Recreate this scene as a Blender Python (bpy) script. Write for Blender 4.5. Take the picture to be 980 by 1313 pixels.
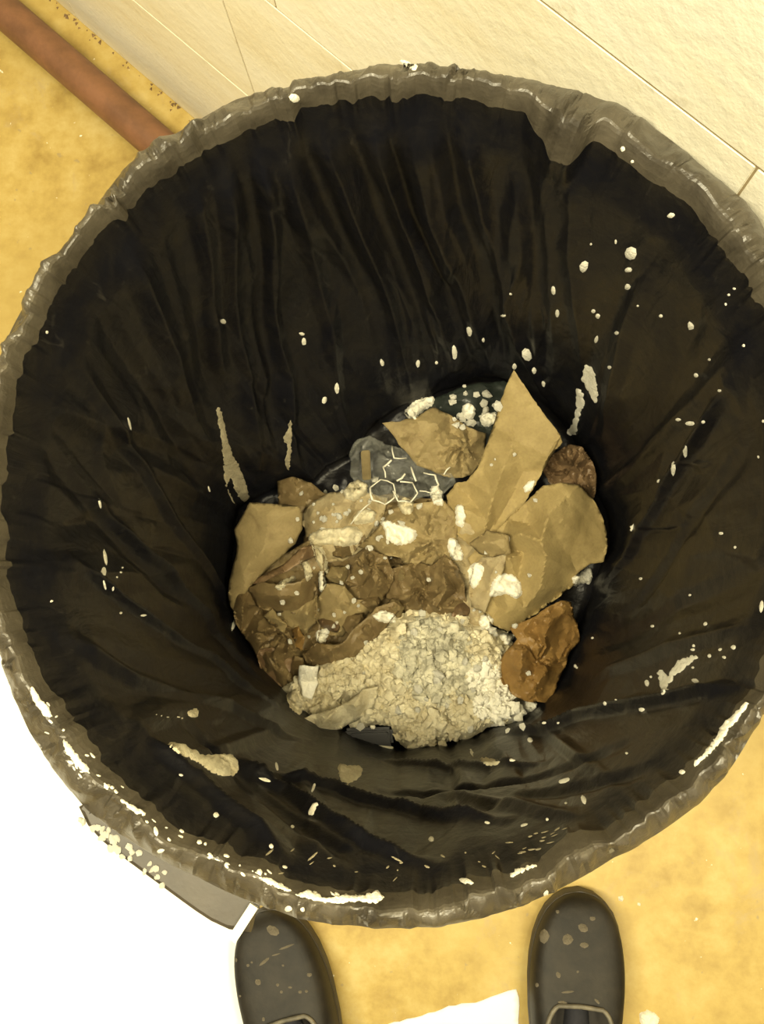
import bpy, bmesh, math, random
import numpy as np
from mathutils import Vector, Matrix, noise
from mathutils.bvhtree import BVHTree
from mathutils.geometry import delaunay_2d_cdt

scene = bpy.context.scene
for o in list(bpy.data.objects):
    bpy.data.objects.remove(o, do_unlink=True)
COL = scene.collection

# ------------------------------------------------------------------ camera
F = 1119.0                       # focal length in pixels of the 980x1313 frame
NX, NY = 560.0, 800.0            # pixel of the point straight below the lens
RIM_Z = 0.713
CAM = np.array([0.025, -0.088, 1.200])
_d = np.array([(NX - 490) / F, -(NY - 656.5) / F, -1.0]); _d /= np.linalg.norm(_d)
_z = -_d
_y = np.array([0, 1.0, 0]) - _z * _z[1]; _y /= np.linalg.norm(_y)
_x = np.cross(_y, _z)
M3 = np.stack([_x, _y, _z])      # camera axes -> world axes
cd = bpy.data.cameras.new('camera')
cd.sensor_fit = 'VERTICAL'; cd.sensor_height = 24.0; cd.lens = 24.0 * F / 1313.0
cd.clip_start = 0.01
cam = bpy.data.objects.new('camera', cd); COL.objects.link(cam)
mw = Matrix([list(M3[0]) + [CAM[0]], list(M3[1]) + [CAM[1]], list(M3[2]) + [CAM[2]], [0, 0, 0, 1]])
cam.matrix_world = mw
scene.camera = cam

# ------------------------------------------------------------------ light
world = bpy.data.worlds.new('world'); scene.world = world
world.use_nodes = True
world.node_tree.nodes['Background'].inputs[0].default_value = (1.0, 0.87, 0.60, 1)
world.node_tree.nodes['Background'].inputs[1].default_value = 0.17

def area_light(name, loc, target, sx, sy, power, color):
    l = bpy.data.lights.new(name, 'AREA'); l.shape = 'RECTANGLE'; l.size = sx; l.size_y = sy
    l.energy = power; l.color = color
    o = bpy.data.objects.new(name, l); COL.objects.link(o)
    o.location = loc
    o.rotation_euler = (Vector(target) - Vector(loc)).to_track_quat('-Z', 'Y').to_euler()
    return o
WARM = (1.0, 0.90, 0.60)
area_light('ceiling_lamp_near', (-0.75, -0.25, 2.35), (-0.75, -0.25, 0), 1.2, 0.3, 38, WARM)
area_light('ceiling_lamp_right', (0.75, -0.55, 2.35), (0.75, -0.55, 0), 0.3, 1.2, 14, WARM)
bl = bpy.data.lights.new('wall_lamp', 'POINT'); bl.energy = 17; bl.color = WARM; bl.shadow_soft_size = .07
bo = bpy.data.objects.new('wall_lamp', bl); COL.objects.link(bo); bo.location = (0.41, -0.215, 1.65)
vs = scene.view_settings
vs.view_transform = 'Standard'; vs.look = 'None'; vs.gamma = 1.0; vs.use_curve_mapping = False
vs.exposure = 0.98

# ------------------------------------------------------------------ helpers
def ray(px, py):
    v = np.array([(px - 490) / F, -(py - 656.5) / F, -1.0])
    return M3 @ v
def P(px, py, z):
    w = ray(px, py)
    t = (z - CAM[2]) / w[2]
    return CAM + w * t
def Parr(pts, z):
    pts = np.asarray(pts, float)
    v = np.stack([(pts[:, 0] - 490) / F, -(pts[:, 1] - 656.5) / F, -np.ones(len(pts))], 1)
    w = v @ M3.T
    t = (np.asarray(z) - CAM[2]) / w[:, 2]
    return CAM + w * t[:, None]
def pix(p):
    v = M3.T @ (np.asarray(p) - CAM)
    return (490 + F * v[0] / -v[2], 656.5 - F * v[1] / -v[2])
def Zm(l):                        # content coordinates noted on an enlarged view of the heap
    return [(280 + a / 1.8846, 460 + b / 1.8846) for a, b in l]

WL = {}                           # object -> world position of its origin
def new_obj(name, me, parent=None, loc=(0, 0, 0)):
    o = bpy.data.objects.new(name, me); COL.objects.link(o)
    loc = Vector(loc); WL[o] = loc
    if parent:
        o.parent = parent; o.location = loc - WL[parent]
    else:
        o.location = loc
    return o
def tag(o, label=None, cat=None, group=None, kind=None):
    if label: o['label'] = label
    if cat: o['category'] = cat
    if group: o['group'] = group
    if kind: o['kind'] = kind
    return o
def empty(name, loc=(0, 0, 0)):
    e = new_obj(name, None, None, loc); e.empty_display_size = 0.05
    return e
def mk(name, verts, faces, mat, parent=None, smooth=True, angle=None, center=True):
    """one mesh object from world coordinates; its origin sits at the base of its own bounds"""
    V = np.asarray(verts, float).reshape(-1, 3)
    c = np.array([0, 0, 0.0])
    if center:
        c = np.array([(V[:, 0].min() + V[:, 0].max()) / 2, (V[:, 1].min() + V[:, 1].max()) / 2, V[:, 2].min()])
    me = bpy.data.meshes.new(name)
    me.from_pydata((V - c).tolist(), [], [list(map(int, f)) for f in faces])
    me.update()
    if mat: me.materials.append(mat)
    if smooth:
        me.polygons.foreach_set('use_smooth', [True] * len(me.polygons))
        if angle: me.set_sharp_from_angle(angle=math.radians(angle))
    return new_obj(name, me, parent, c)
def solid(o, t, offset=-1):
    m = o.modifiers.new('thickness', 'SOLIDIFY'); m.thickness = t; m.offset = offset
    return o
def bm_arrays(bm):
    bm.verts.ensure_lookup_table(); bm.verts.index_update()
    return [tuple(v.co) for v in bm.verts], [[v.index for v in f.verts] for f in bm.faces]
def lathe(prof, n=96, cx=0, cy=0, close=False):
    V = []; Fc = []
    for (r, z) in prof:
        for k in range(n):
            a = 2 * math.pi * k / n
            V.append((cx + r * math.cos(a), cy + r * math.sin(a), z))
    m = len(prof)
    for i in range(m if close else m - 1):
        i2 = (i + 1) % m
        for k in range(n):
            k2 = (k + 1) % n
            Fc.append((i * n + k, i * n + k2, i2 * n + k2, i2 * n + k))
    return V, Fc
def tube(pts, r, n=8, cap=True):
    pts = [Vector(p) for p in pts]
    V = []; Fc = []; prev = None
    for i, p in enumerate(pts):
        a = pts[max(0, i - 1)]; b = pts[min(len(pts) - 1, i + 1)]
        t = (b - a).normalized()
        if prev is None:
            up = Vector((0, 0, 1)) if abs(t.z) < .9 else Vector((1, 0, 0))
            s = t.cross(up).normalized()
        else:
            s = (prev - t * prev.dot(t)).normalized()
        prev = s
        q = t.cross(s)
        rr = r[i] if hasattr(r, '__len__') else r
        for k in range(n):
            an = 2 * math.pi * k / n
            V.append(tuple(p + (s * math.cos(an) + q * math.sin(an)) * rr))
    for i in range(len(pts) - 1):
        for k in range(n):
            k2 = (k + 1) % n
            Fc.append((i * n + k, i * n + k2, (i + 1) * n + k2, (i + 1) * n + k))
    if cap:
        Fc.append(tuple(range(n))[::-1]); Fc.append(tuple((len(pts) - 1) * n + k for k in range(n)))
    return V, Fc

# ------------------------------------------------------------------ materials
class NT:
    def __init__(s, name):
        s.m = bpy.data.materials.new(name); s.m.use_nodes = True
        s.t = s.m.node_tree; s.b = s.t.nodes['Principled BSDF']
        s.co = s.t.nodes.new('ShaderNodeTexCoord')
    def n(s, kind, **k):
        x = s.t.nodes.new(kind)
        for a, b in k.items(): setattr(x, a, b)
        return x
    def l(s, a, b): s.t.links.new(a, b)
    def noise(s, scale, detail=4, rough=.6, stretch=None, dist=0.0, vec='Object'):
        x = s.n('ShaderNodeTexNoise'); x.inputs['Scale'].default_value = scale
        x.inputs['Detail'].default_value = detail; x.inputs['Roughness'].default_value = rough
        x.inputs['Distortion'].default_value = dist
        if stretch:
            mp = s.n('ShaderNodeMapping'); mp.inputs['Scale'].default_value = stretch
            s.l(s.co.outputs[vec], mp.inputs['Vector']); s.l(mp.outputs[0], x.inputs['Vector'])
        else:
            s.l(s.co.outputs[vec], x.inputs['Vector'])
        return x.outputs['Fac']
    def vor(s, scale, feature='F1', rand=1.0):
        x = s.n('ShaderNodeTexVoronoi'); x.feature = feature; x.inputs['Scale'].default_value = scale
        x.inputs['Randomness'].default_value = rand
        s.l(s.co.outputs['Object'], x.inputs['Vector']); return x.outputs['Distance']
    def ramp(s, fac, stops):
        x = s.n('ShaderNodeValToRGB'); e = x.color_ramp.elements
        while len(e) < len(stops): e.new(0.5)
        for el, (p, c) in zip(e, stops):
            el.position = p; el.color = (*c, 1) if len(c) == 3 else c
        s.l(fac, x.inputs[0]); return x.outputs[0]
    def mix(s, fac, a, b, blend='MIX'):
        x = s.n('ShaderNodeMix'); x.data_type = 'RGBA'; x.blend_type = blend
        for i, v in ((0, fac), (6, a), (7, b)):
            if hasattr(v, 'links') or isinstance(v, bpy.types.NodeSocket): s.l(v, x.inputs[i])
            else: x.inputs[i].default_value = v if i == 0 else (*v, 1)
        return x.outputs[2]
    def color(s, c):
        if isinstance(c, bpy.types.NodeSocket): s.l(c, s.b.inputs['Base Color'])
        else: s.b.inputs['Base Color'].default_value = (*c, 1)
    def bump(s, h, strength, dist=0.002, prev=None):
        x = s.n('ShaderNodeBump'); x.inputs['Strength'].default_value = strength; x.inputs['Distance'].default_value = dist
        s.l(h, x.inputs['Height'])
        if prev is not None: s.l(prev, x.inputs['Normal'])
        s.l(x.outputs[0], s.b.inputs['Normal']); return x.outputs[0]
    def set(s, **k):
        for a, v in k.items(): s.b.inputs[a.replace('_', ' ')].default_value = v
        return s

def mat_floor():
    s = NT('painted_floor')
    big = s.noise(2.2, 5, .6); mid = s.noise(16, 6, .65); fine = s.noise(160, 3, .6)
    c = s.ramp(mid, [(.33, (.31, .205, .05)), (.5, (.44, .315, .09)), (.68, (.53, .41, .16))])
    c = s.mix(s.ramp(big, [(.4, (0, 0, 0)), (.7, (1, 1, 1))]), c, (.47, .34, .10))
    st = s.ramp(s.noise(9, 8, .75, dist=.6), [(.57, (0, 0, 0)), (.70, (.8, .8, .8))])
    c = s.mix(st, c, (.40, .30, .15))
    sp = s.ramp(s.noise(75, 2, .5), [(.70, (0, 0, 0)), (.76, (.6, .6, .6))])
    c = s.mix(sp, c, (.28, .22, .13))
    wh = s.ramp(s.noise(60, 3, .6, stretch=(1, 1, 1.7)), [(.70, (0, 0, 0)), (.73, (1, 1, 1))])
    c = s.mix(wh, c, (.8, .76, .62))
    s.color(c); s.set(Roughness=.45)
    n = s.bump(fine, .12, .001); s.bump(mid, .15, .002, n)
    return s.m
def mat_wall():
    s = NT('painted_block')
    c = s.ramp(s.noise(5, 6, .65, stretch=(.35, 1, 1.4)), [(.30, (.72, .61, .38)), (.46, (.86, .80, .62)), (.66, (.90, .87, .75))])
    c = s.mix(s.ramp(s.noise(28, 6, .7), [(.6, (0, 0, 0)), (.75, (.5, .5, .5))]), c, (.52, .42, .24))
    s.color(c); s.set(Roughness=.55)
    n = s.bump(s.noise(90, 4, .6), .35, .002); s.bump(s.noise(14, 5, .6), .3, .006, n)
    return s.m
def mat_simple(name, c1, c2, scale, rough, bscale=0, bstr=.3, bdist=.001, spec=.5, **k):
    s = NT(name)
    s.color(s.ramp(s.noise(scale, 5, .65), [(.35, c1), (.65, c2)]))
    s.set(Roughness=rough); s.b.inputs['Specular IOR Level'].default_value = spec
    if bscale: s.bump(s.noise(bscale, 4, .6), bstr, bdist)
    return s.m
def mat_bag():
    s = NT('shaded_black_bag_film')  # inside of the bag, its shade painted in as a darker colour than the cuff
    dust = s.ramp(s.noise(30, 8, .75, dist=.5), [(.45, (0, 0, 0)), (.8, (1, 1, 1))])
    c = s.mix(dust, (.0055, .0055, .0075), (.016, .0138, .0105))
    sc = s.ramp(s.noise(90, 3, .6, stretch=(1, 1, .35), dist=1.2), [(.66, (0, 0, 0)), (.8, (.55, .55, .55))])
    c = s.mix(sc, c, (.05, .045, .035))
    s.color(c); s.set(Roughness=.36)
    s.b.inputs['Specular IOR Level'].default_value = .26
    v = s.bump(s.vor(55, 'DISTANCE_TO_EDGE'), .18, .003)
    v = s.bump(s.noise(45, 4, .6, stretch=(1, 1, .3), dist=.8), .35, .004, v)
    s.bump(s.noise(190, 3, .6), .25, .001, v)
    return s.m
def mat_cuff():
    s = NT('lit_black_bag_film')  # same black film as the inside, light on the rim painted in as lighter colour
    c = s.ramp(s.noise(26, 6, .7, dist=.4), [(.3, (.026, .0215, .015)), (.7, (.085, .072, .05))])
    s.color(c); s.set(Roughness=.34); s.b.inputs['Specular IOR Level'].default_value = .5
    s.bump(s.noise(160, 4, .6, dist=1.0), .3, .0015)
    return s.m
def mat_paper(name, a, b, stain, rough=.75, st=.5):
    s = NT(name)
    c = s.ramp(s.noise(22, 5, .6), [(.35, a), (.65, b)])
    c = s.mix(s.ramp(s.noise(38, 6, .7, dist=.7), [(.52, (0, 0, 0)), (.72, (st, st, st))]), c, stain)
    c = s.mix(s.ramp(s.noise(330, 2, .5), [(.4, (0, 0, 0)), (.75, (.25, .25, .25))]), c, (.16, .10, .05))
    s.color(c); s.set(Roughness=rough); s.b.inputs['Specular IOR Level'].default_value = .35
    s.bump(s.noise(110, 4, .6, dist=.8), .35, .0018)
    return s.m
def mat_plaster(name, c1, c2, dirt, amt):
    s = NT(name)
    c = s.ramp(s.noise(45, 5, .65), [(.35, c1), (.6, c2)])
    c = s.mix(s.ramp(s.noise(75, 6, .75, dist=1.0), [(.55, (0, 0, 0)), (.7, (amt, amt, amt))]), c, dirt)
    s.color(c); s.set(Roughness=.85); s.b.inputs['Specular IOR Level'].default_value = .2
    v = s.bump(s.noise(420, 5, .75), .8, .002); s.bump(s.noise(150, 4, .65), .6, .003, v)
    return s.m

M_floor = mat_floor(); M_wall = mat_wall()
M_mortar = mat_simple('mortar', (.30, .22, .11), (.40, .31, .17), 30, .9, 120, .4)
M_pipe = mat_simple('rusty_red_pipe', (.14, .065, .030), (.23, .105, .05), 22, .45, 80, .3)
M_can = mat_simple('grey_can_plastic', (.10, .09, .06), (.15, .13, .09), 18, .5, 120, .2)
M_handle = mat_simple('grey_handle_plastic', (.030, .024, .017), (.055, .045, .032), 18, .5, 120, .2)
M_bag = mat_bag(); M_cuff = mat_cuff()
M_kraft = mat_paper('kraft_paper', (.245, .182, .072), (.325, .248, .105), (.17, .115, .045), st=.3)
M_kraft2 = mat_paper('worn_kraft_paper', (.19, .143, .062), (.28, .216, .10), (.115, .075, .032), st=.6)
M_damp = mat_paper('damp_brown_paper', (.115, .079, .034), (.205, .150, .068), (.065, .040, .016), .55, .7)
M_dark = mat_paper('dark_brown_paper', (.13, .08, .04), (.22, .145, .075), (.07, .04, .02), .5, .7)
M_orange = mat_paper('wet_orange_paper', (.18, .10, .028), (.26, .155, .048), (.10, .05, .016), .5, .6)
M_dusty = mat_paper('plaster_dusted_paper', (.25, .19, .09), (.38, .32, .19), (.16, .11, .055), .8, .6)
M_white = mat_plaster('white_plaster', (.78, .74, .60), (.86, .83, .72), (.62, .56, .42), .3)
M_heap = mat_plaster('cream_plaster', (.50, .43, .27), (.70, .64, .46), (.25, .20, .12), .7)
M_grime = mat_plaster('grey_plaster', (.34, .32, .24), (.66, .62, .47), (.09, .088, .07), .95)
M_grey = mat_plaster('grey_smear', (.30, .26, .17), (.42, .37, .25), (.20, .17, .11), .5)
M_spot = mat_plaster('dull_spot', (.10, .085, .06), (.17, .145, .105), (.07, .06, .04), .5)
M_sheet = mat_simple('white_sheet', (.88, .88, .86), (.92, .92, .90), 6, .8, 60, .1)
M_shoe = mat_simple('grey_clog_leather', (.009, .0075, .0055), (.024, .020, .014), 26, .55, 160, .35, spec=.25)
M_sole = mat_simple('clog_sole', (.030, .026, .022), (.055, .046, .036), 30, .6, 120, .3)
M_collar = mat_simple('worn_collar', (.08, .07, .05), (.16, .14, .10), 60, .6, 100, .3)
M_sock = mat_simple('dark_navy_cloth', (.010, .010, .014), (.018, .018, .024), 40, .9, 300, .4)
M_wire = mat_simple('plaster_coated_wire', (.55, .52, .42), (.75, .72, .60), 80, .5)
M_wood = mat_simple('wood_sliver', (.20, .15, .07), (.30, .24, .12), 60, .6, 200, .3)
M_blackp = mat_simple('black_plastic', (.006, .006, .007), (.012, .011, .012), 30, .4, 60, .2, spec=.3)
M_dirt = mat_simple('brown_dirt', (.16, .10, .05), (.30, .20, .10), 60, .9)
def mat_clear():
    s = NT('clear_plastic_film')
    s.color((.40, .40, .35)); s.set(Roughness=.10); s.b.inputs['Alpha'].default_value = .13
    s.bump(s.noise(60, 3, .6), .4, .003)
    return s.m
M_clear = mat_clear()
M_film = mat_simple('dark_grey_film', (.010, .013, .011), (.022, .027, .022), 22, .35, 60, .3, .003, spec=.3)

# ------------------------------------------------------------------ floor
WU = np.array([0.74421, -0.66794]); WN = np.array([0.66794, 0.74421]); WD = 0.2655   # wall direction, normal, distance
def wall_pt(a, z, off=0.0):
    p = WU * a + WN * (WD + off); return (p[0], p[1], z)
fl = []
for a, dd in ((-3.2, 0), (3.2, 0), (3.2, -4.0), (-3.2, -4.0)):
    p = WU * a + WN * (WD + .2 + dd); fl.append((p[0], p[1], 0.0))
fl += [(x, y, -.05) for x, y, _ in fl]
floor = mk('floor', fl, [(3, 2, 1, 0), (4, 5, 6, 7), (0, 1, 5, 4), (1, 2, 6, 5), (2, 3, 7, 6), (3, 0, 4, 7)], M_floor, smooth=False, center=False)
tag(floor, kind='structure')

# ------------------------------------------------------------------ wall of painted blocks
mv = [wall_pt(a, z, o) for o in (.0007, .19) for a, z in ((-3.2, 0), (3.2, 0), (3.2, 2.4), (-3.2, 2.4))]
wall = mk('wall_back', mv, [(0, 1, 2, 3), (7, 6, 5, 4), (0, 4, 5, 1), (1, 5, 6, 2), (2, 6, 7, 3), (3, 7, 4, 0)], M_mortar, smooth=False, center=False)
tag(wall, kind='structure')
bm = bmesh.new(); bmesh.ops.create_cube(bm, size=1)
BL, BH = .44, .24
for v in bm.verts: v.co = Vector((v.co.x * (BL - .0016), v.co.y * .05, v.co.z * (BH - .0016)))
bmesh.ops.bevel(bm, geom=bm.edges[:], offset=.0006, segments=2, affect='EDGES')
bme = bpy.data.meshes.new('block'); bm.to_mesh(bme); bm.free(); bme.materials.append(M_wall)
bme.polygons.foreach_set('use_smooth', [True] * len(bme.polygons)); bme.set_sharp_from_angle(angle=math.radians(40))
rw = math.atan2(WU[1], WU[0])
for row in range(10):
    for k in range(-7, 7):
        a = (-.50, -.49, -.40, -.20)[row % 4] + (k + .5) * BL
        b = new_obj('block', bme, wall, wall_pt(a, (row + .5) * BH, .025 + random.Random(row * 31 + k).uniform(-.0001, .0001)))
        b.rotation_euler.z = rw
# ------------------------------------------------------------------ rusty pipe along the wall
pp = WN @ P(100, 96, .03)[:2]
def ppt(a, off, z=.031):
    p = WU * a + WN * (pp + off); return (p[0], p[1], z)
pts = [ppt(-2.4 + .1 * i, 0) for i in range(20)]
for k in range(1, 7):
    t = k / 6 * math.pi / 2
    pts.append(ppt(-.5 + .05 * math.sin(t), .05 * (1 - math.cos(t))))
pts.append(ppt(-.45, WD - pp + .02))
V, Fc = tube(pts, .0265, 24)
pipe = empty('floor_pipe', ppt(-1.2, 0, 0)); tag(pipe, 'rusty red-brown pipe lying on the floor along the wall', 'pipe')
mk('pipe_run', V, Fc, M_pipe, pipe, angle=40)
cp = [ppt(-1.35, 0), ppt(-1.29, 0)]
V, Fc = tube(cp, .031, 24); mk('coupling', V, Fc, M_pipe, pipe, angle=40)
# dirt and paint crumbs where the wall meets the floor
rng = random.Random(5)
V = []; Fc = []
for i in range(170):
    a = rng.uniform(-1.5, -.25); d = abs(rng.gauss(0, .004)); s = rng.uniform(.0012, .0042)
    p = WU * a + WN * (WD - d - .002); b0 = len(V); an = rng.random() * 3
    for (x, y, z) in ((1, 0, 0), (-.3, .9, 0), (-.8, -.6, 0), (0, 0, 1.1)):
        V.append((p[0] + s * (x * math.cos(an) - y * math.sin(an)), p[1] + s * (x * math.sin(an) + y * math.cos(an)), s * z))
    Fc += [(b0, b0 + 1, b0 + 3), (b0 + 1, b0 + 2, b0 + 3), (b0 + 2, b0, b0 + 3), (b0, b0 + 2, b0 + 1)]
tag(mk('wall_dirt', V, Fc, M_dirt, smooth=False), 'brown dirt crumbs along the foot of the wall', 'dirt', kind='stuff')

# ------------------------------------------------------------------ trash can
def r_out(z): return .215 + .024 * z / RIM_Z
def r_in(z): return r_out(z) - .005
can = empty('trash_can', (0, 0, 0)); tag(can, 'round grey plastic trash can standing by the wall, lined with a black bag', 'trash can')
prof = [(.001, 0), (r_out(0) - .008, 0), (r_out(0), .008)] + [(r_out(z), z) for z in np.linspace(.03, .685, 12)] + \
       [(.2425, .690), (.2425, .699), (.2405, .701), (.2385, .699), (.2375, .69)] + [(r_in(z) + .0015, z) for z in np.linspace(.66, .02, 12)] + [(.001, .02)]
V, Fc = lathe(prof); mk('can_body', V, Fc, M_can, can, angle=35)
V, Fc = lathe([(.2405, .640), (.243, .643), (.243, .650), (.2405, .653), (.234, .653), (.234, .640)], close=True); mk('rim_band', V, Fc, M_can, can, angle=35)
HZ = .655
_a = P(97, 1050, HZ)[:2]; _b = P(306, 1204, HZ)[:2]
_t = (_b - _a) / np.linalg.norm(_b - _a); _n = np.array([_t[1], -_t[0]]); _n *= np.sign(_n @ _a)
H_R1 = float(_n @ _a); H_Y0 = float(_t @ _a); H_Y1 = float(_t @ _b)
def HW(r, y, z): p = _n * r + _t * y; return (p[0], p[1], z)
def handle():
    """flat loop handle under the rim: top plate, rounded drop edge and two side cheeks"""
    r0 = .236
    ys = np.linspace(H_Y0, H_Y1, 13); um = (H_Y0 + H_Y1) / 2; uh = (H_Y1 - H_Y0) / 2
    out = [(H_R1 - .008 * abs((y - um) / uh) ** 6, y) for y in ys]
    inn = [(math.sqrt(r0 ** 2 - y * y) - .003, y) for y in ys]
    bm = bmesh.new()
    def ring(z): return [bm.verts.new(HW(r, y, z)) for r, y in out], [bm.verts.new(HW(r, y, z)) for r, y in inn]
    ot_, it_ = ring(HZ); ob_, ib_ = ring(HZ - .006)
    for i in range(12):
        bm.faces.new((ot_[i], ot_[i + 1], it_[i + 1], it_[i])); bm.faces.new((ob_[i], ib_[i], ib_[i + 1], ob_[i + 1]))
        bm.faces.new((ot_[i], ob_[i], ob_[i + 1], ot_[i + 1])); bm.faces.new((it_[i], it_[i + 1], ib_[i + 1], ib_[i]))
    for i in (0, 12): bm.faces.new((ot_[i], it_[i], ib_[i], ob_[i]))
    bmesh.ops.recalc_face_normals(bm, faces=bm.faces[:])
    V, Fc = bm_arrays(bm); bm.free()
    h = mk('handle', V, Fc, M_handle, can, angle=40)
    V, Fc = tube([HW(r - .004, y, HZ - .009) for r, y in out], .009, 10); mk('grip_edge', V, Fc, M_handle, h, angle=50)
    for yy, mt in ((H_Y0 + .003, M_handle), (H_Y1 - .003, M_white)):
        c8 = []
        e_ = .002 if mt is M_white else -.008
        for (r, z) in ((H_R1 - .022, HZ + .003), (H_R1 + e_, HZ + .003), (H_R1 + e_, HZ - .030), (H_R1 - .022, HZ - .045)):
            for dy in (-.0028, .0028): c8.append(HW(r, yy + dy, z))
        o = mk('cheek', c8, [(0, 2, 4, 6), (7, 5, 3, 1), (0, 1, 3, 2), (2, 3, 5, 4), (4, 5, 7, 6), (6, 7, 1, 0)], mt, h, smooth=False)
        if mt is M_white: tag(o, 'handle end coated with white plaster')
    return h
hnd = handle()

# ------------------------------------------------------------------ bag liner
outer_px = [(160, 202), (205, 172), (240, 152), (300, 118), (375, 102), (430, 88), (485, 75), (560, 77), (645, 87), (720, 103), (795, 125), (850, 160), (900, 200), (945, 240), (980, 275),
            (980, 925), (945, 985), (900, 1035), (850, 1072), (790, 1105), (720, 1145), (640, 1177), (560, 1191), (480, 1194), (400, 1186), (330, 1166), (250, 1130), (170, 1088),
            (105, 1042), (60, 985), (30, 940), (5, 880), (0, 432), (40, 360), (100, 285)]
lip_px = [(460, 110), (505, 104), (561, 104), (603, 112), (646, 116), (680, 150), (712, 185), (735, 192), (758, 180), (790, 165), (830, 205), (880, 236), (940, 290), (980, 340),
          (980, 870), (960, 902), (915, 960), (840, 1017), (740, 1077), (650, 1119), (590, 1132), (490, 1148), (390, 1150), (320, 1112), (210, 1062), (140, 1015), (90, 982),
          (65, 920), (40, 870), (26, 830), (7, 793), (22, 464), (66, 385), (90, 340), (125, 293), (185, 236), (215, 212), (280, 173), (330, 150), (375, 150), (400, 126)]
def polar_table(pl, z, fill):
    W = Parr(pl, z); th = np.arctan2(W[:, 1], W[:, 0]); r = np.hypot(W[:, 0], W[:, 1])
    th = np.r_[th, [a for a, _ in fill]]; r = np.r_[r, [b for _, b in fill]]
    i = np.argsort(th); th, r = th[i], r[i]
    return np.r_[th - 2 * np.pi, th, th + 2 * np.pi], np.r_[r, r, r]
ot = polar_table(outer_px, .700, [(0.05, .250), (-.25, .250), (.3, .25), (math.pi - .02, .252), (-math.pi + .3, .252)])
lt = polar_table(lip_px, .703, [(0.05, .233), (-.2, .233), (.25, .233), (math.pi - .02, .234), (-math.pi + .3, .234)])
NTH = 1080
TH = np.linspace(-math.pi, math.pi, NTH, endpoint=False)
Rout = np.maximum(np.interp(TH, *ot), .2455); Rlip = np.minimum(np.interp(TH, *lt), .2335)
def tri_noise(x, freqs, seed):
    rs = np.random.RandomState(seed); y = 0
    for f, a in freqs:
        k = np.sort(rs.uniform(-math.pi, math.pi, f)); v = rs.uniform(-1, 1, f) * a
        y = y + np.interp(x, np.r_[k - 2 * np.pi, k, k + 2 * np.pi], np.r_[v, v, v])
    return y
def facets(p, spacing, amp, rs):
    """crumpled paper: flat facets between random high and low corners"""
    x0, y0 = p.min(0) - spacing; x1, y1 = p.max(0) + spacing
    n = max(6, int((x1 - x0) * (y1 - y0) / spacing ** 2))
    q = np.c_[rs.uniform(x0, x1, n), rs.uniform(y0, y1, n)]
    q = np.vstack([q, [(x0, y0), (x1, y0), (x1, y1), (x0, y1)]])
    h = rs.uniform(-1, 1, len(q)) * amp
    r = delaunay_2d_cdt([Vector(a) for a in q], [], [], 0, 1e-6)
    vo = np.array([(v.x, v.y) for v in r[0]]); ho = np.array([h[o[0]] if len(o) else 0 for o in r[3]])
    z = np.zeros(len(p)); done = np.zeros(len(p), bool)
    for f in r[2]:
        A, B, C = vo[f[0]], vo[f[1]], vo[f[2]]
        det = (B[1] - C[1]) * (A[0] - C[0]) + (C[0] - B[0]) * (A[1] - C[1])
        if abs(det) < 1e-9: continue
        l1 = ((B[1] - C[1]) * (p[:, 0] - C[0]) + (C[0] - B[0]) * (p[:, 1] - C[1])) / det
        l2 = ((C[1] - A[1]) * (p[:, 0] - C[0]) + (A[0] - C[0]) * (p[:, 1] - C[1])) / det
        l3 = 1 - l1 - l2
        m = (l1 >= -1e-6) & (l2 >= -1e-6) & (l3 >= -1e-6) & ~done
        z[m] = l1[m] * ho[f[0]] + l2[m] * ho[f[1]] + l3[m] * ho[f[2]]; done |= m
    return z
NS = 30
_rs = np.random.RandomState(77)
def unroll(sx, sy, n):                             # cuff strip unrolled to flat cells: sx across the angle, sy over the rim
    q = np.linspace(0, 1, n); return np.stack(np.meshgrid(TH * 240 / sx, q * 30 / sy, indexing='xy'), -1).reshape(-1, 2)
cuff_fac = (facets(unroll(13, 26, NS), 1.0, .0046, _rs) + facets(unroll(6, 14, NS), 1.0, .0040, _rs) + facets(unroll(3.4, 8, NS), 1.0, .0016, _rs) + facets(unroll(40, 30, NS), 1.0, .003, _rs)).reshape(NS, NTH)
Rlip = np.minimum(Rlip + tri_noise(TH, [(70, .0022), (170, .0022), (330, .0012)], 61), .2345)
# cuff: skirt outside, over the rim, to the inner lip
cuffV = []; rows = []
for i in range(NS):
    u = i / (NS - 1)
    if u < .35:                                  # outer skirt rising
        q = u / .35
        r = (Rout - .004) * (1) + .004 * q + .004 * tri_noise(TH, [(60, 1)], 11) * (1 - q)
        z = (.600 + .012 * tri_noise(TH, [(25, 1)], 12)) * (1 - q) + .694 * q
    else:
        q = (u - .35) / .65
        nom = .234
        r = Rout + (Rlip - Rout) * q
        drop = np.maximum(0, nom - r) * .9
        z = .694 + .019 * np.sin(np.minimum(q, .75) / .75 * math.pi / 2) * (q <= .75) + (q > .75) * (.019 - .012 * (max(0.0, q - .75) / .25) ** 1.5) - drop
        if np.isscalar(z): z = np.full(NTH, z)
        w = max(.45, math.sin(math.pi * min(1, q * .9 + .1))) if q > .5 else math.sin(math.pi * (q * .9 + .1))
        cf = cuff_fac[i] * w
        z = z + cf
        r = r + .2 * cf * q + tri_noise(TH, [(90, .0009)], 31) * (1 - abs(2 * q - 1) * .4)
    rows.append(np.stack([r * np.cos(TH), r * np.sin(TH), np.broadcast_to(z, TH.shape)], 1))
cuff_rows = np.array(rows)
def grid_faces(m, n, base=0):
    Fc = []
    for i in range(m - 1):
        for k in range(n):
            k2 = (k + 1) % n
            Fc.append((base + i * n + k, base + i * n + k2, base + (i + 1) * n + k2, base + (i + 1) * n + k))
    return Fc
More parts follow.
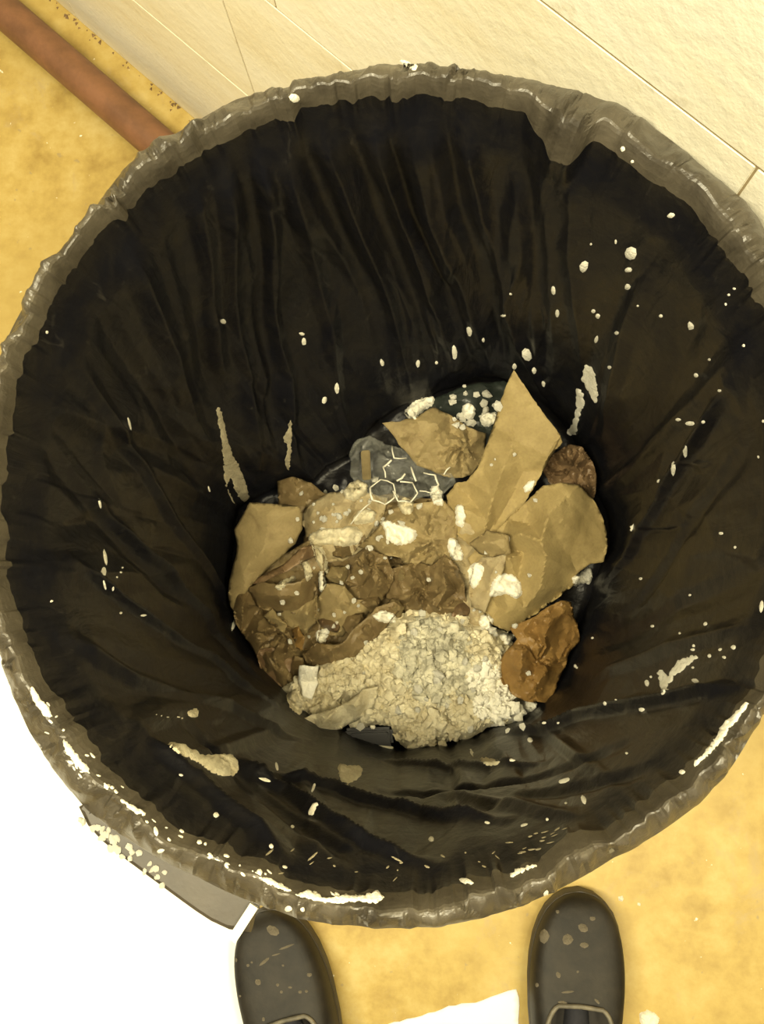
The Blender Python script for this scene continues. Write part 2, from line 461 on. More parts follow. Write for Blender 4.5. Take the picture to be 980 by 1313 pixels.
lip_z = cuff_rows[-1][:, 2]; lip_r = np.hypot(cuff_rows[-1][:, 0], cuff_rows[-1][:, 1])
# inside film
ZB = .240
def film_r(z): return r_in(z) - .0065
foot_px = [(296, 700), (300, 650), (345, 625), (400, 612), (450, 575), (492, 530), (560, 500), (640, 480), (700, 500), (740, 560), (768, 610), (785, 690), (768, 745), (748, 800), (728, 860), (700, 908), (640, 935), (560, 955), (520, 972), (430, 952), (365, 930), (335, 880), (297, 800)]
ft = polar_table(foot_px, .262, [])
def film_rt(th, z):                                # the slack film leans in towards what lies at the bottom
    k = np.clip((.50 - z) / (.50 - .25), 0, 1); k = k * k * (1.6 - .6 * k)
    base = film_r(z)
    return base + (np.minimum(np.interp(th, *ft), base) - base) * k
def film_hit(px, py):
    """where a pixel's ray meets the smooth inside of the bag: (angle, height)"""
    w = ray(px, py); lo, hi = .0, 3.0
    best = None
    for t in np.linspace(.2, 1.1, 400):
        p = CAM + w * t
        if p[2] < RIM_Z and math.hypot(p[0], p[1]) > film_rt(math.atan2(p[1], p[0]), p[2]): best = p; break
    if best is None: best = CAM + w * ((ZB - CAM[2]) / w[2])
    return math.atan2(best[1], best[0]), best[2]
folds = [  # pixel polyline, inward height (m), half width (m)
    ([(311, 172), (325, 242), (340, 356), (351, 481), (356, 600)], -.011, .011), ([(330, 172), (348, 300), (370, 480), (380, 610)], .007, .010),
    ([(290, 180), (300, 300), (318, 480), (325, 620)], .006, .011),
    ([(380, 165), (425, 271), (476, 378), (505, 500)], -.011, .010), ([(405, 150), (450, 262), (500, 385), (525, 490)], .008, .010),
    ([(360, 180), (395, 300), (425, 420), (450, 560)], .006, .012),
    ([(439, 140), (491, 279), (525, 371), (560, 480)], -.010, .009), ([(465, 130), (512, 270), (550, 370), (585, 470)], .007, .009),
    ([(489, 150), (530, 279), (575, 380), (610, 480)], -.009, .008), ([(515, 130), (552, 270), (600, 380), (632, 470)], .006, .010),
    ([(564, 115), (590, 269), (630, 390), (650, 460)], -.009, .010), ([(590, 130), (620, 280), (655, 400), (672, 450)], .005, .010),
    ([(649, 125), (678, 250), (690, 380), (700, 470)], -.007, .010),
    ([(660, 420), (690, 480), (724, 542)], .007, .009), ([(735, 200), (730, 330), (745, 500)], .004, .012),
    ([(938, 490), (864, 608), (780, 745)], .009, .008), ([(965, 560), (880, 680), (800, 790)], -.006, .012),
    ([(830, 300), (800, 430), (775, 560)], .005, .014), ([(905, 380), (845, 520), (800, 600)], -.005, .014),
    ([(970, 866), (860, 896), (740, 918), (640, 948)], .010, .007), ([(960, 800), (860, 830), (760, 870)], .005, .010), ([(975, 730), (870, 780), (770, 830)], -.005, .012),
    ([(700, 975), (600, 985), (480, 972)], .006, .008), ([(800, 960), (700, 990), (600, 1012), (490, 1015)], -.006, .010),
    ([(650, 1055), (540, 1040), (430, 1010), (340, 985)], .008, .010), ([(560, 1105), (450, 1072), (370, 1015), (290, 960)], .009, .010),
    ([(470, 1110), (390, 1060), (310, 990), (240, 930)], -.008, .012), ([(400, 1115), (330, 1062), (250, 1000), (180, 940)], .008, .013),
    ([(760, 1050), (660, 1035), (560, 1015)], .005, .010), ([(840, 985), (740, 1010), (650, 1020)], -.005, .010),
    ([(124, 643), (205, 727), (278, 811), (340, 880)], .007, .008), ([(84, 720), (175, 786), (263, 841), (350, 905)], .007, .007),
    ([(84, 446), (183, 599), (270, 731), (300, 780)], .006, .009), ([(60, 800), (170, 870), (290, 905), (400, 950)], .006, .010),
    ([(50, 560), (140, 680), (240, 780)], -.006, .012), ([(110, 380), (200, 520), (270, 640)], -.007, .013), ([(160, 300), (220, 450), (270, 580)], .006, .014),
    ([(220, 235), (250, 380), (280, 520)], -.006, .013), ([(250, 215), (272, 350), (292, 500)], .004, .010),
]
NZ = 170
zz = np.linspace(0, 1, NZ)
tg = np.tile(TH, (NZ, 1))
Zg = lip_z[None, :] + (ZB - lip_z[None, :]) * zz[:, None]
blend = np.clip(zz / .10, 0, 1)[:, None]; blend = blend * blend * (3 - 2 * blend)
Rg = lip_r[None, :] * (1 - blend) + film_rt(tg, Zg) * blend
disp = np.zeros_like(Rg)
env = np.clip(zz / .12, 0, 1)[:, None]
for pl, amp, wd in folds:
    hh = [film_hit(*p) for p in pl]
    a = np.unwrap(np.array([h[0] for h in hh])); z = np.array([h[1] for h in hh])
    a0 = a.mean()
    da = np.angle(np.exp(1j * (tg - a0))) + a0
    best = np.full(tg.shape, 9.0); pos = np.zeros(tg.shape)
    for i in range(len(a) - 1):
        x1, y1, x2, y2 = a[i] * .215, z[i], a[i + 1] * .215, z[i + 1]
        X, Y = da * .215, Zg
        dx, dy = x2 - x1, y2 - y1; L2 = dx * dx + dy * dy + 1e-9
        t = np.clip(((X - x1) * dx + (Y - y1) * dy) / L2, 0, 1)
        d = np.hypot(X - x1 - t * dx, Y - y1 - t * dy)
        m = d < best; best = np.where(m, d, best); pos = np.where(m, (i + t) / (len(a) - 1), pos)
    prof_ = np.maximum(0, 1 - best / wd); prof_ = prof_ ** 1.2
    disp += amp * prof_ * np.clip(np.sin(np.pi * np.clip(pos, .04, .97)) * 2.2, .25, 1)
rs = np.random.RandomState(3)
for i in range(70):                                # slack between the main folds
    a0 = rs.uniform(-math.pi, math.pi); tw = rs.uniform(-.5, .5); wd = rs.uniform(.006, .022); z0 = rs.uniform(.25, .7); hz = rs.uniform(.06, .25)
    d = np.angle(np.exp(1j * (tg - a0 - tw * (Zg - z0)))) * .21
    disp += rs.uniform(-.0045, .0045) * np.maximum(0, 1 - np.abs(d) / wd) * np.exp(-((Zg - z0) / hz) ** 2)
nz = np.array([[noise.fractal(Vector((math.cos(a) * 6, math.sin(a) * 6, z * 9)), 1.0, 2.0, 4) for a in TH[::4]] for z in np.linspace(.2, .72, 60)])
zi = np.clip((Zg - .2) / .52 * 59, 0, 58.999); z0i = zi.astype(int); fz = zi - z0i
ti = np.tile(np.arange(NTH) / 4.0, (NZ, 1)); t0 = ti.astype(int); ft = ti - t0; t1 = (t0 + 1) % nz.shape[1]
nn = (nz[z0i, t0] * (1 - ft) + nz[z0i, t1] * ft) * (1 - fz) + (nz[z0i + 1, t0] * (1 - ft) + nz[z0i + 1, t1] * ft) * fz
disp += .0020 * nn + facets(np.stack([tg * 215 / 26, (Zg * 1000 + 60 * np.sin(tg * 5)) / 85], -1).reshape(-1, 2), 1.0, .0042, np.random.RandomState(9)).reshape(NZ, NTH)
disp = np.where(disp < 0, -.0055 * np.tanh(-disp / .0055), disp)
low = np.clip((Zg - ZB) / .03, 0.5, 1)
Rg = Rg - disp * env * low
rows = [np.stack([Rg[i] * np.cos(TH), Rg[i] * np.sin(TH), Zg[i]], 1) for i in range(NZ)]
# floor of the bag, pushed up by what lies below
rb = Rg[-1]
for q in np.linspace(.96, .02, 48):
    x, y = rb * q * np.cos(TH), rb * q * np.sin(TH)
    h = ZB - .004 + .010 * np.array([noise.fractal(Vector((a * 22, b * 22, 4.2)), 1.0, 2.0, 3) for a, b in zip(x, y)]) * min(1, (1 - q) * 6)
    rows.append(np.stack([x, y, h], 1))
rows = np.array(rows)
bagV = rows.reshape(-1, 3); bagF = grid_faces(len(rows), NTH)
bag = mk('bin_liner', bagV, bagF, M_bag, center=False)
WL[bag] = Vector((0, 0, 0))
tag(bag, 'black plastic bin liner spattered with white plaster, folded over the trash can rim', 'bin liner')
cuffV = cuff_rows.reshape(-1, 3)
cuff = mk('cuff', cuffV, grid_faces(NS, NTH), M_cuff, bag, smooth=False); tag(cuff, 'crinkled bag cuff folded over the rim, painted lighter as if lit')
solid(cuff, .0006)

def bvh_of(V, Fc): return BVHTree.FromPolygons([tuple(v) for v in V], [tuple(map(int, f)) for f in Fc])
bvhs = {}
nb = len(bagV)
bvhs['bag'] = bvh_of(np.vstack([bagV, cuffV]), bagF + [tuple(i + nb for i in f) for f in grid_faces(NS, NTH)])
def cast(key, px, py):
    w = Vector(ray(px, py)).normalized()
    best = None
    for k in (key if isinstance(key, (list, tuple)) else [key]):
        l, n, i, d = bvhs[k].ray_cast(Vector(CAM), w)
        if l is not None and (best is None or d < best[2]):
            if n.dot(w) > 0: n = -n
            best = (l, n, d)
    return best

# ------------------------------------------------------------------ sheets, smears and lumps laid over what lies below
def smooth_poly(poly, it=1):
    for _ in range(it):
        q = []
        for a, b in zip(poly, poly[1:] + poly[:1]):
            q += [(a[0] * .8 + b[0] * .2, a[1] * .8 + b[1] * .2), (a[0] * .2 + b[0] * .8, a[1] * .2 + b[1] * .8)]
        poly = q
    return poly
def ragged(poly, k, ro, lev=2):
    for _ in range(lev):
        q = []
        for a, b in zip(poly, poly[1:] + poly[:1]):
            L = math.dist(a, b); nx_, ny_ = (b[1] - a[1]), -(b[0] - a[0]); t = ro.uniform(.35, .65); e = ro.uniform(-k, k)
            q += [a, (a[0] + (b[0] - a[0]) * t + nx_ * e, a[1] + (b[1] - a[1]) * t + ny_ * e)] if L > 7 else [a]
        poly = q
    return poly
def fill_poly(poly, step, rs, jag=0.0):
    """2-D points and triangles filling a polygon; also distance of each point to the outline"""
    out = []
    for a, b in zip(poly, poly[1:] + poly[:1]):
        L = math.dist(a, b); n = max(1, int(L / step))
        for i in range(n):
            t = i / n
            out.append((a[0] + (b[0] - a[0]) * t + rs.uniform(-jag, jag), a[1] + (b[1] - a[1]) * t + rs.uniform(-jag, jag)))
    out = np.array(out); nb_ = len(out)
    x0, y0 = out.min(0); x1, y1 = out.max(0)
    pts = []
    gy = np.arange(y0, y1, step * .87)
    for j, y in enumerate(gy):
        for x in np.arange(x0 + (step / 2 if j % 2 else 0), x1, step): pts.append((x + rs.uniform(-.22, .22) * step, y + rs.uniform(-.22, .22) * step))
    pts = np.array(pts).reshape(-1, 2)
    a = out; b = np.roll(out, -1, 0)
    def dist_in(p):
        ab = b - a; L2 = (ab ** 2).sum(1) + 1e-9
        ap = p[:, None, :] - a[None]
        t = np.clip((ap * ab[None]).sum(2) / L2, 0, 1)
        d = np.sqrt(((ap - t[..., None] * ab[None]) ** 2).sum(2)).min(1)
        c = ((a[None, :, 1] > p[:, None, 1]) != (b[None, :, 1] > p[:, None, 1])) & \
            (p[:, None, 0] < (b[None, :, 0] - a[None, :, 0]) * (p[:, None, 1] - a[None, :, 1]) / (b[None, :, 1] - a[None, :, 1] + 1e-12) + a[None, :, 0])
        return d, c.sum(1) % 2 == 1
    if len(pts):
        d, ins = dist_in(pts); keep = ins & (d > step * .45); pts = pts[keep]
    allp = np.vstack([out, pts]) if len(pts) else out
    ed = [(i, (i + 1) % nb_) for i in range(nb_)]
    r = delaunay_2d_cdt([Vector(p) for p in allp], ed, [], 1, 1e-6)
    vo = np.array([(v.x, v.y) for v in r[0]]); tr = [f for f in r[2]]
    d, _ = dist_in(vo)
    tr = [f if (vo[f[1]][0] - vo[f[0]][0]) * (vo[f[2]][1] - vo[f[0]][1]) - (vo[f[1]][1] - vo[f[0]][1]) * (vo[f[2]][0] - vo[f[0]][0]) < 0 else f[::-1] for f in tr]
    return vo, tr, d
def tin(p, ctrl):
    """folded paper: straight facets between the given corners and fold points"""
    q = np.array(ctrl, float)
    r = delaunay_2d_cdt([Vector(a) for a in q[:, :2]], [], [], 0, 1e-6)
    vo = np.array([(v.x, v.y) for v in r[0]]); ho = np.array([q[o[0], 2] for o in r[3]])
    z = idw(p, ctrl); done = np.zeros(len(p), bool)
    for f in r[2]:
        A, B, C = vo[f[0]], vo[f[1]], vo[f[2]]
        det = (B[1] - C[1]) * (A[0] - C[0]) + (C[0] - B[0]) * (A[1] - C[1])
        if abs(det) < 1e-9: continue
        l1 = ((B[1] - C[1]) * (p[:, 0] - C[0]) + (C[0] - B[0]) * (p[:, 1] - C[1])) / det
        l2 = ((C[1] - A[1]) * (p[:, 0] - C[0]) + (A[0] - C[0]) * (p[:, 1] - C[1])) / det
        l3 = 1 - l1 - l2
        m = (l1 >= -1e-6) & (l2 >= -1e-6) & (l3 >= -1e-6) & ~done
        z[m] = l1[m] * ho[f[0]] + l2[m] * ho[f[1]] + l3[m] * ho[f[2]]; done |= m
    return z
def idw(p, ctrl, power=2.6):
    c = np.array(ctrl, float)
    d = np.sqrt(((p[:, None, :] - c[None, :, :2]) ** 2).sum(2)) + 2.0
    w = d ** -power
    return (w * c[None, :, 2]).sum(1) / w.sum(1)
def lumps(p, spec, rs):
    h = np.zeros(len(p))
    x0, y0 = p.min(0); x1, y1 = p.max(0)
    for rad, dens, k in spec:
        n = max(2, int((x1 - x0) * (y1 - y0) / rad ** 2 * dens))
        q = np.c_[rs.uniform(x0, x1, n), rs.uniform(y0, y1, n)]; rr = rad * rs.uniform(.5, 1.2, n)
        lay = np.zeros(len(p))
        for (cx, cy), r in zip(q, rr):
            d2 = (p[:, 0] - cx) ** 2 + (p[:, 1] - cy) ** 2
            m = d2 < r * r
            lay[m] = np.maximum(lay[m], np.sqrt(r * r - d2[m]))
        h += lay * k
    return h
PX = .00082                                        # metres per pixel at the depth of the rubbish
pile = {'V': [], 'F': []}
def add_pile(V, Fc):
    b = len(pile['V']); pile['V'] += [tuple(v) for v in V]; pile['F'] += [tuple(i + b for i in f) for f in Fc]
paper_n = [0]
def paper(label, poly, ctrl, mat, crump=(26, .006), fine=(9, .002), folds_=(), step=3.4, jag=.5, name='crumpled_paper', cat='paper', group='waste papers in the bin', thick=.0006, rag=.09, curl=0.0, collide=True, pinch=()):
    paper_n[0] += 1
    rs_ = np.random.RandomState(100 + paper_n[0]); ro = random.Random(paper_n[0])
    vo, tr, d = fill_poly(ragged(poly, rag, ro), step, ro, jag)
    z = tin(vo, ctrl)
    ramp = np.clip(d / 6, .35, 1)
    z = z + facets(vo, crump[0], crump[1], rs_) * ramp + facets(vo, fine[0], fine[1], rs_) * ramp
    for (cx, cy), n, amp, rad in pinch:              # folds that fan out of a pinched point
        dx, dy = vo[:, 0] - cx, vo[:, 1] - cy; rr_ = np.hypot(dx.astype(float), dy.astype(float)); th = np.arctan2(dy, dx)
        ph = rs_.uniform(0, 6); k = np.sort(rs_.uniform(-math.pi, math.pi, 2 * n)); v = np.where(np.arange(2 * n) % 2, 1, -1) * rs_.uniform(.4, 1, 2 * n)
        y = np.interp(th + .25 * np.sin(rr_ / 9 + ph), np.r_[k - 2 * np.pi, k, k + 2 * np.pi], np.r_[v, v, v])
        z = z + amp * y * np.clip(rr_ / 6, 0, 1) * np.clip(1.3 - rr_ / rad, 0, 1)
    for a, b, wd, h in folds_:
        a = np.array(a); b = np.array(b); ab = b - a
        t = np.clip(((vo - a) @ ab) / (ab @ ab), 0, 1); dd = np.sqrt(((vo - a - t[:, None] * ab) ** 2).sum(1))
        z = z + h * np.maximum(0, 1 - dd / wd)
    z = z - curl * np.clip(1 - d / 12, 0, 1) ** 2
    V = Parr(vo, z)
    o = mk(name, V, tr, mat, angle=20); solid(o, thick)
    if collide: add_pile(V, tr)
    return tag(o, label, cat, group)

B0 = .262
# ---- plaster heap
heap_poly = Zm([(150, 800), (190, 765), (240, 730), (330, 700), (390, 650), (440, 612), (490, 600), (560, 612), (600, 622), (650, 645), (700, 660), (720, 700), (700, 760), (720, 815), (745, 828), (772, 832), (768, 856), (735, 872), (700, 887),
                (655, 890), (630, 905), (600, 922), (565, 920), (530, 940), (490, 953), (450, 940), (425, 915), (418, 888), (380, 885), (340, 892), (300, 880), (230, 880), (185, 860)])
rs_ = np.random.RandomState(42)
vo, tr, d = fill_poly(heap_poly, 1.6, random.Random(3), .8)
zc = idw(vo, [(*p, .305) for p in Zm([(510, 740), (470, 690), (560, 700)])] + [(*p, .300) for p in Zm([(650, 790), (640, 730), (690, 850)])] + [(*p, .286) for p in Zm([(300, 800), (190, 830), (380, 760)])] +
         [(*p, .300) for p in Zm([(480, 860), (560, 850), (500, 930), (440, 930), (600, 900)])] + [(*p, .275) for p in Zm([(450, 620), (620, 640), (700, 680), (740, 840)])])
edge = np.clip(d / 14, 0, 1)
lum = lumps(vo, [(20, .8, .55 * PX), (10, 1.0, .75 * PX), (5, 1.0, .85 * PX)], rs_)
zz_ = zc - .012 + lum * (.35 + .65 * edge) - .012 * (1 - edge) ** 2
V = Parr(vo, zz_)
tri_px = vo
# loose crumbs of every size make the surface of the heap
bmq = bmesh.new(); bmesh.ops.create_icosphere(bmq, subdivisions=2, radius=1); iv = np.array([v.co[:] for v in bmq.verts]); bmq.faces.ensure_lookup_table(); ifc = [[v.index for v in f.verts] for f in bmq.faces]; bmq.free()
jits = [np.array([[1 + .62 * noise.fractal(Vector(x * 1.5 + np.array([k * 3.7, k * 1.3, 9.1])), .6, 2.1, 4)] for x in iv]) for k in range(14)]
V = list(map(tuple, V)); tr = [tuple(f) for f in tr]; cpx = list(map(tuple, vo))
for i_ in rs_.choice(len(vo), 1500, replace=False):
    if d[i_] < 3: continue
    big = rs_.rand() ** 4; sz = (.0011 + .0050 * big)
    sc3 = sz * rs_.uniform(.7, 1.25, 3) * np.array([1, 1, .8]); jit = jits[rs_.randint(14)]
    R_ = np.array(Matrix.Rotation(rs_.uniform(0, 6.28), 3, 'Z') @ Matrix.Rotation(rs_.uniform(-.6, .6), 3, 'X'))
    q_ = (iv * jit * sc3) @ R_.T + np.array(V[i_]) + np.array([0, 0, sz * .15]); b_ = len(V)
    V += [tuple(x) for x in q_]; tr += [tuple(k + b_ for k in f) for f in ifc]; cpx += [tuple(vo[i_])] * len(iv)
vo = np.array(cpx)
heap = mk('plaster_rubble', V, tr, M_heap, angle=45); add_pile(V, tr)
tag(heap, 'heap of crumbly cream plaster rubble at the near side of the bin', 'plaster', kind='stuff')
def region_material(o, vo, tr, poly, mat):
    o.data.materials.append(mat); idx = len(o.data.materials) - 1
    a = np.array(poly); b = np.roll(a, -1, 0)
    c = np.array([vo[list(f)].mean(0) for f in tr])
    c = c + np.array([[14 * noise.noise(Vector((x * .08, y * .08, 1.5))) + 9 * noise.noise(Vector((x * .3, y * .3, 7.5))), 14 * noise.noise(Vector((x * .08, y * .08, 4.5))) + 9 * noise.noise(Vector((x * .3, y * .3, 2.5)))] for x, y in c])
    ins = (((a[None, :, 1] > c[:, None, 1]) != (b[None, :, 1] > c[:, None, 1])) &
           (c[:, None, 0] < (b[None, :, 0] - a[None, :, 0]) * (c[:, None, 1] - a[None, :, 1]) / (b[None, :, 1] - a[None, :, 1] + 1e-12) + a[None, :, 0])).sum(1) % 2 == 1
    for i in np.nonzero(ins)[0]: o.data.polygons[int(i)].material_index = idx
region_material(heap, vo, tr, Zm([(440, 690), (480, 610), (560, 640), (600, 680), (620, 740), (600, 800), (540, 840), (480, 820), (440, 770)]), M_grime)
region_material(heap, vo, tr, Zm([(610, 740), (650, 720), (690, 780), (730, 820), (772, 830), (768, 858), (700, 890), (640, 880), (610, 820)]), M_white)

# ---- papers, lowest first; heights in millimetres at each corner and fold
def sheet(label, outline, inner, mat, cr=(20, 3), fine=(8, 1.2), rag=.05, pinch=(), **k):
    ctrl = [(*Zm([(a, b)])[0], c / 1000) for a, b, c in list(outline) + list(inner)]
    pin = [(Zm([p])[0], n, amp / 1000, rad) for p, n, amp, rad in pinch]
    return paper(label, Zm([(a, b) for a, b, _ in outline]), ctrl, mat, (cr[0], cr[1] / 1000), (fine[0], fine[1] / 1000), rag=rag, pinch=pin, **k)
sheet('dull brown paper crumpled under everything in the middle of the bin',
      [(205, 430, 262), (290, 340, 264), (420, 325, 264), (570, 345, 266), (610, 420, 266), (620, 520, 264), (650, 650, 258), (560, 660, 258), (440, 630, 258), (400, 690, 256), (330, 730, 254), (220, 740, 252), (215, 600, 256)],
      [(400, 500, 270), (300, 560, 268), (500, 560, 268)], M_damp, (22, 9), (9, 3), pinch=[((400, 500), 9, 8, 60), ((300, 580), 9, 8, 50), ((520, 600), 8, 7, 50)])
sheet('plaster-dusted paper crumpled under the wire mesh in the middle of the bin',
      [(200, 378, 268), (228, 345, 274), (270, 322, 276), (340, 318, 272), (410, 335, 272), (395, 395, 272), (360, 455, 268), (300, 490, 266), (240, 485, 264), (212, 440, 266)], [(270, 370, 288), (320, 400, 276), (255, 430, 280)], M_dusty, (16, 6), (7, 2))
sheet('small crumpled tan paper against the bag above the left paper flap',
      [(142, 296, 268), (180, 284, 280), (225, 300, 276), (268, 330, 268), (240, 375, 262), (190, 372, 262), (145, 356, 262)], [(190, 315, 286), (215, 340, 272)], M_damp, (13, 6), (6, 2))
sheet('torn grey-tan paper fragment between the large sheet and the centre',
      [(545, 370, 272), (600, 325, 280), (665, 390, 286), (650, 470, 280), (630, 560, 272), (660, 650, 264), (600, 652, 262), (565, 560, 264), (545, 450, 268)], [(600, 400, 290), (610, 470, 276), (590, 520, 282), (620, 600, 272)], M_dusty, (14, 6), (7, 2))
sheet('brown paper with one flat corner at the top of the heap',
      [(397, 155, 316), (440, 151, 314), (478, 143, 308), (520, 117, 300), (560, 134, 298), (600, 163, 288), (648, 180, 276), (645, 232, 270), (616, 280, 266), (580, 288, 270), (530, 279, 280), (480, 258, 290), (436, 206, 304)],
      [(490, 180, 306), (510, 220, 300), (530, 160, 310), (545, 210, 296), (560, 175, 290), (575, 230, 288), (590, 200, 300), (610, 230, 280), (560, 260, 288), (605, 190, 284)], M_kraft2, (16, 4), (7, 2), pinch=[((600, 215), 8, 7, 34)])
sheet('dark brown balled paper behind the right-hand flap',
      [(780, 268, 286), (812, 228, 300), (845, 206, 308), (880, 212, 304), (905, 250, 296), (915, 300, 284), (906, 345, 272), (850, 330, 276), (805, 305, 280)], [(850, 250, 318), (880, 280, 292), (830, 270, 290), (895, 310, 296)], M_dark, (9, 8), (5, 3), step=2.6, pinch=[((858, 262), 7, 8, 40)])
sheet('large kraft sheet rising to a pointed corner on the right',
      [(715, 28, 372), (738, 62, 366), (772, 112, 358), (828, 186, 350), (831, 202, 346), (815, 222, 338), (785, 270, 324), (745, 340, 310), (728, 372, 303), (690, 410, 298), (640, 440, 292), (610, 452, 286), (580, 430, 280), (556, 372, 278), (552, 330, 284), (575, 300, 290), (600, 296, 298), (628, 262, 306), (650, 205, 322), (680, 110, 345), (700, 55, 362)],
      [(667, 165, 340), (720, 199, 344), (797, 235, 344), (690, 262, 332), (665, 332, 318), (650, 392, 306), (640, 272, 308), (615, 345, 290), (737, 272, 318), (705, 342, 301), (672, 395, 292), (590, 360, 296), (725, 110, 356)], M_kraft, (30, 1.6), (9, .8), rag=.012, step=3.0)
sheet('broad kraft sheet with a rounded flap at the right of the bin',
      [(700, 385, 302), (745, 345, 314), (785, 306, 326), (830, 299, 331), (872, 304, 326), (905, 338, 312), (926, 375, 304), (938, 415, 299), (941, 452, 296), (932, 492, 291), (900, 496, 294), (868, 520, 294), (862, 545, 288), (800, 592, 283), (742, 634, 280), (700, 660, 275), (660, 642, 275), (640, 602, 281), (652, 560, 290), (622, 522, 284), (602, 482, 282), (640, 448, 292)],
      [(850, 332, 337), (800, 372, 341), (780, 440, 337), (792, 482, 333), (776, 560, 316), (742, 602, 299), (755, 402, 315), (738, 470, 305), (722, 540, 297), (726, 422, 326), (702, 482, 319), (690, 560, 309), (680, 452, 296), (668, 522, 290), (870, 420, 315), (850, 480, 304), (822, 440, 320), (700, 610, 296), (675, 600, 284)], M_kraft, (26, 1.8), (9, .9), rag=.012, step=3.0)
sheet('small square-edged paper flap resting against the broad kraft sheet',
      [(606, 446, 304), (650, 414, 312), (702, 428, 322), (707, 470, 318), (664, 480, 306), (630, 472, 300)], [(660, 445, 322)], M_kraft2, (16, 2), (7, 1), rag=.02)
sheet('narrow buff paper fold pointing down beside the broad kraft sheet',
      [(640, 478, 300), (700, 472, 312), (690, 510, 312), (668, 560, 304), (645, 615, 288), (612, 600, 280), (606, 545, 284), (615, 500, 290)], [(665, 510, 316), (650, 560, 302), (635, 520, 292)], M_dusty, (14, 4), (7, 1.5))
sheet('orange-brown wet paper crumpled at the lower right',
      [(672, 750, 288), (690, 712, 306), (722, 678, 312), (704, 650, 306), (760, 626, 314), (800, 597, 322), (828, 584, 318), (853, 588, 308), (868, 640, 296), (874, 684, 282), (852, 705, 286), (840, 745, 278), (820, 785, 276), (810, 834, 274), (780, 830, 290), (740, 828, 292), (700, 804, 288)],
      [(735, 705, 326), (770, 650, 306), (800, 640, 332), (780, 700, 318), (765, 740, 300), (790, 760, 312), (730, 770, 310), (760, 800, 302), (830, 660, 302), (815, 720, 290), (835, 615, 318)], M_orange, (15, 4), (7, 2), step=2.8, pinch=[((775, 735), 7, 6, 50)])
sheet('brown crumpled paper rolled up below the left flap',
      [(38, 545, 286), (90, 518, 288), (150, 476, 288), (220, 438, 288), (258, 480, 282), (252, 560, 276), (248, 640, 268), (238, 705, 262), (222, 795, 256), (160, 806, 254), (118, 798, 252), (92, 722, 260), (56, 664, 270), (32, 605, 280)],
      [(60, 592, 304), (95, 662, 299), (135, 722, 290), (165, 772, 276), (102, 602, 274), (142, 682, 264), (178, 742, 260), (150, 642, 288), (190, 702, 282), (205, 640, 262), (120, 760, 266), (215, 560, 270)], M_damp, (12, 5), (6, 2), step=2.8, pinch=[((150, 650), 9, 7, 55)])
sheet('smooth tan paper flap at the far left of the heap',
      [(76, 347, 318), (130, 350, 324), (194, 356, 322), (205, 375, 316), (203, 412, 310), (186, 448, 308), (150, 482, 304), (105, 522, 300), (66, 566, 300), (40, 620, 288), (26, 590, 286), (24, 545, 292), (42, 480, 304), (46, 450, 306), (37, 415, 306), (58, 380, 312)],
      [(120, 400, 329), (110, 460, 321), (60, 512, 309)], M_kraft2, (40, 1.2), (12, .5), rag=.015, curl=.003)
sheet('dark folded paper lip under the smooth left flap',
      [(70, 545, 292), (112, 522, 304), (152, 500, 310), (196, 460, 316), (230, 448, 306), (236, 478, 298), (198, 494, 322), (162, 516, 320), (112, 540, 304)], [(150, 512, 322), (205, 474, 324)], M_dark, (14, 3), (6, 1.5))
sheet('curled brown paper tongue lying in the rolled paper on the left',
      [(68, 554, 296), (105, 538, 314), (150, 546, 330), (200, 538, 328), (228, 516, 314), (240, 550, 296), (228, 592, 288), (195, 616, 286), (140, 614, 288), (92, 598, 288)], [(150, 576, 324), (110, 570, 314), (196, 572, 318), (160, 598, 300)], M_damp, (18, 3), (7, 1.2))
sheet('brown paper pocket beneath the curled tongue',
      [(120, 600, 284), (165, 604, 296), (215, 590, 296), (240, 570, 286), (236, 640, 278), (210, 668, 274), (170, 650, 274), (140, 632, 276)], [(185, 625, 286), (215, 615, 300)], M_kraft2, (13, 4), (6, 1.5))
sheet('small amber paper curl in the left-hand folds',
      [(176, 655, 280), (194, 645, 294), (208, 672, 290), (202, 708, 278), (186, 694, 276)], [(192, 672, 298)], M_orange, (10, 3), (5, 1), step=2.4)
sheet('narrow tan paper sliver in the left-hand folds',
      [(108, 622, 292), (132, 604, 298), (166, 642, 294), (160, 662, 286), (132, 648, 284)], [(138, 628, 302)], M_kraft2, (10, 3), (5, 1), step=2.4)
sheet('kraft paper torn open in the centre of the heap',
      [(338, 455, 276), (370, 424, 292), (400, 392, 292), (420, 360, 284), (450, 348, 288), (545, 342, 290), (584, 380, 284), (576, 450, 278), (562, 505, 272), (500, 508, 274), (455, 504, 278), (440, 480, 298), (395, 474, 294)],
      [(400, 442, 304), (450, 440, 282), (480, 390, 306), (530, 380, 298), (510, 440, 290), (545, 420, 282), (515, 375, 286), (430, 470, 290)], M_kraft2, (14, 5), (7, 2), pinch=[((520, 440), 7, 6, 45)])
sheet('folded brown paper knot left of the centre',
      [(296, 566, 266), (318, 520, 280), (338, 480, 298), (360, 456, 304), (408, 478, 302), (424, 515, 286), (414, 560, 272), (392, 590, 268), (345, 596, 262)], [(360, 500, 310), (380, 545, 302), (338, 545, 276), (398, 510, 286)], M_damp, (10, 6), (5, 2), step=2.6, pinch=[((372, 505), 8, 6, 34)])
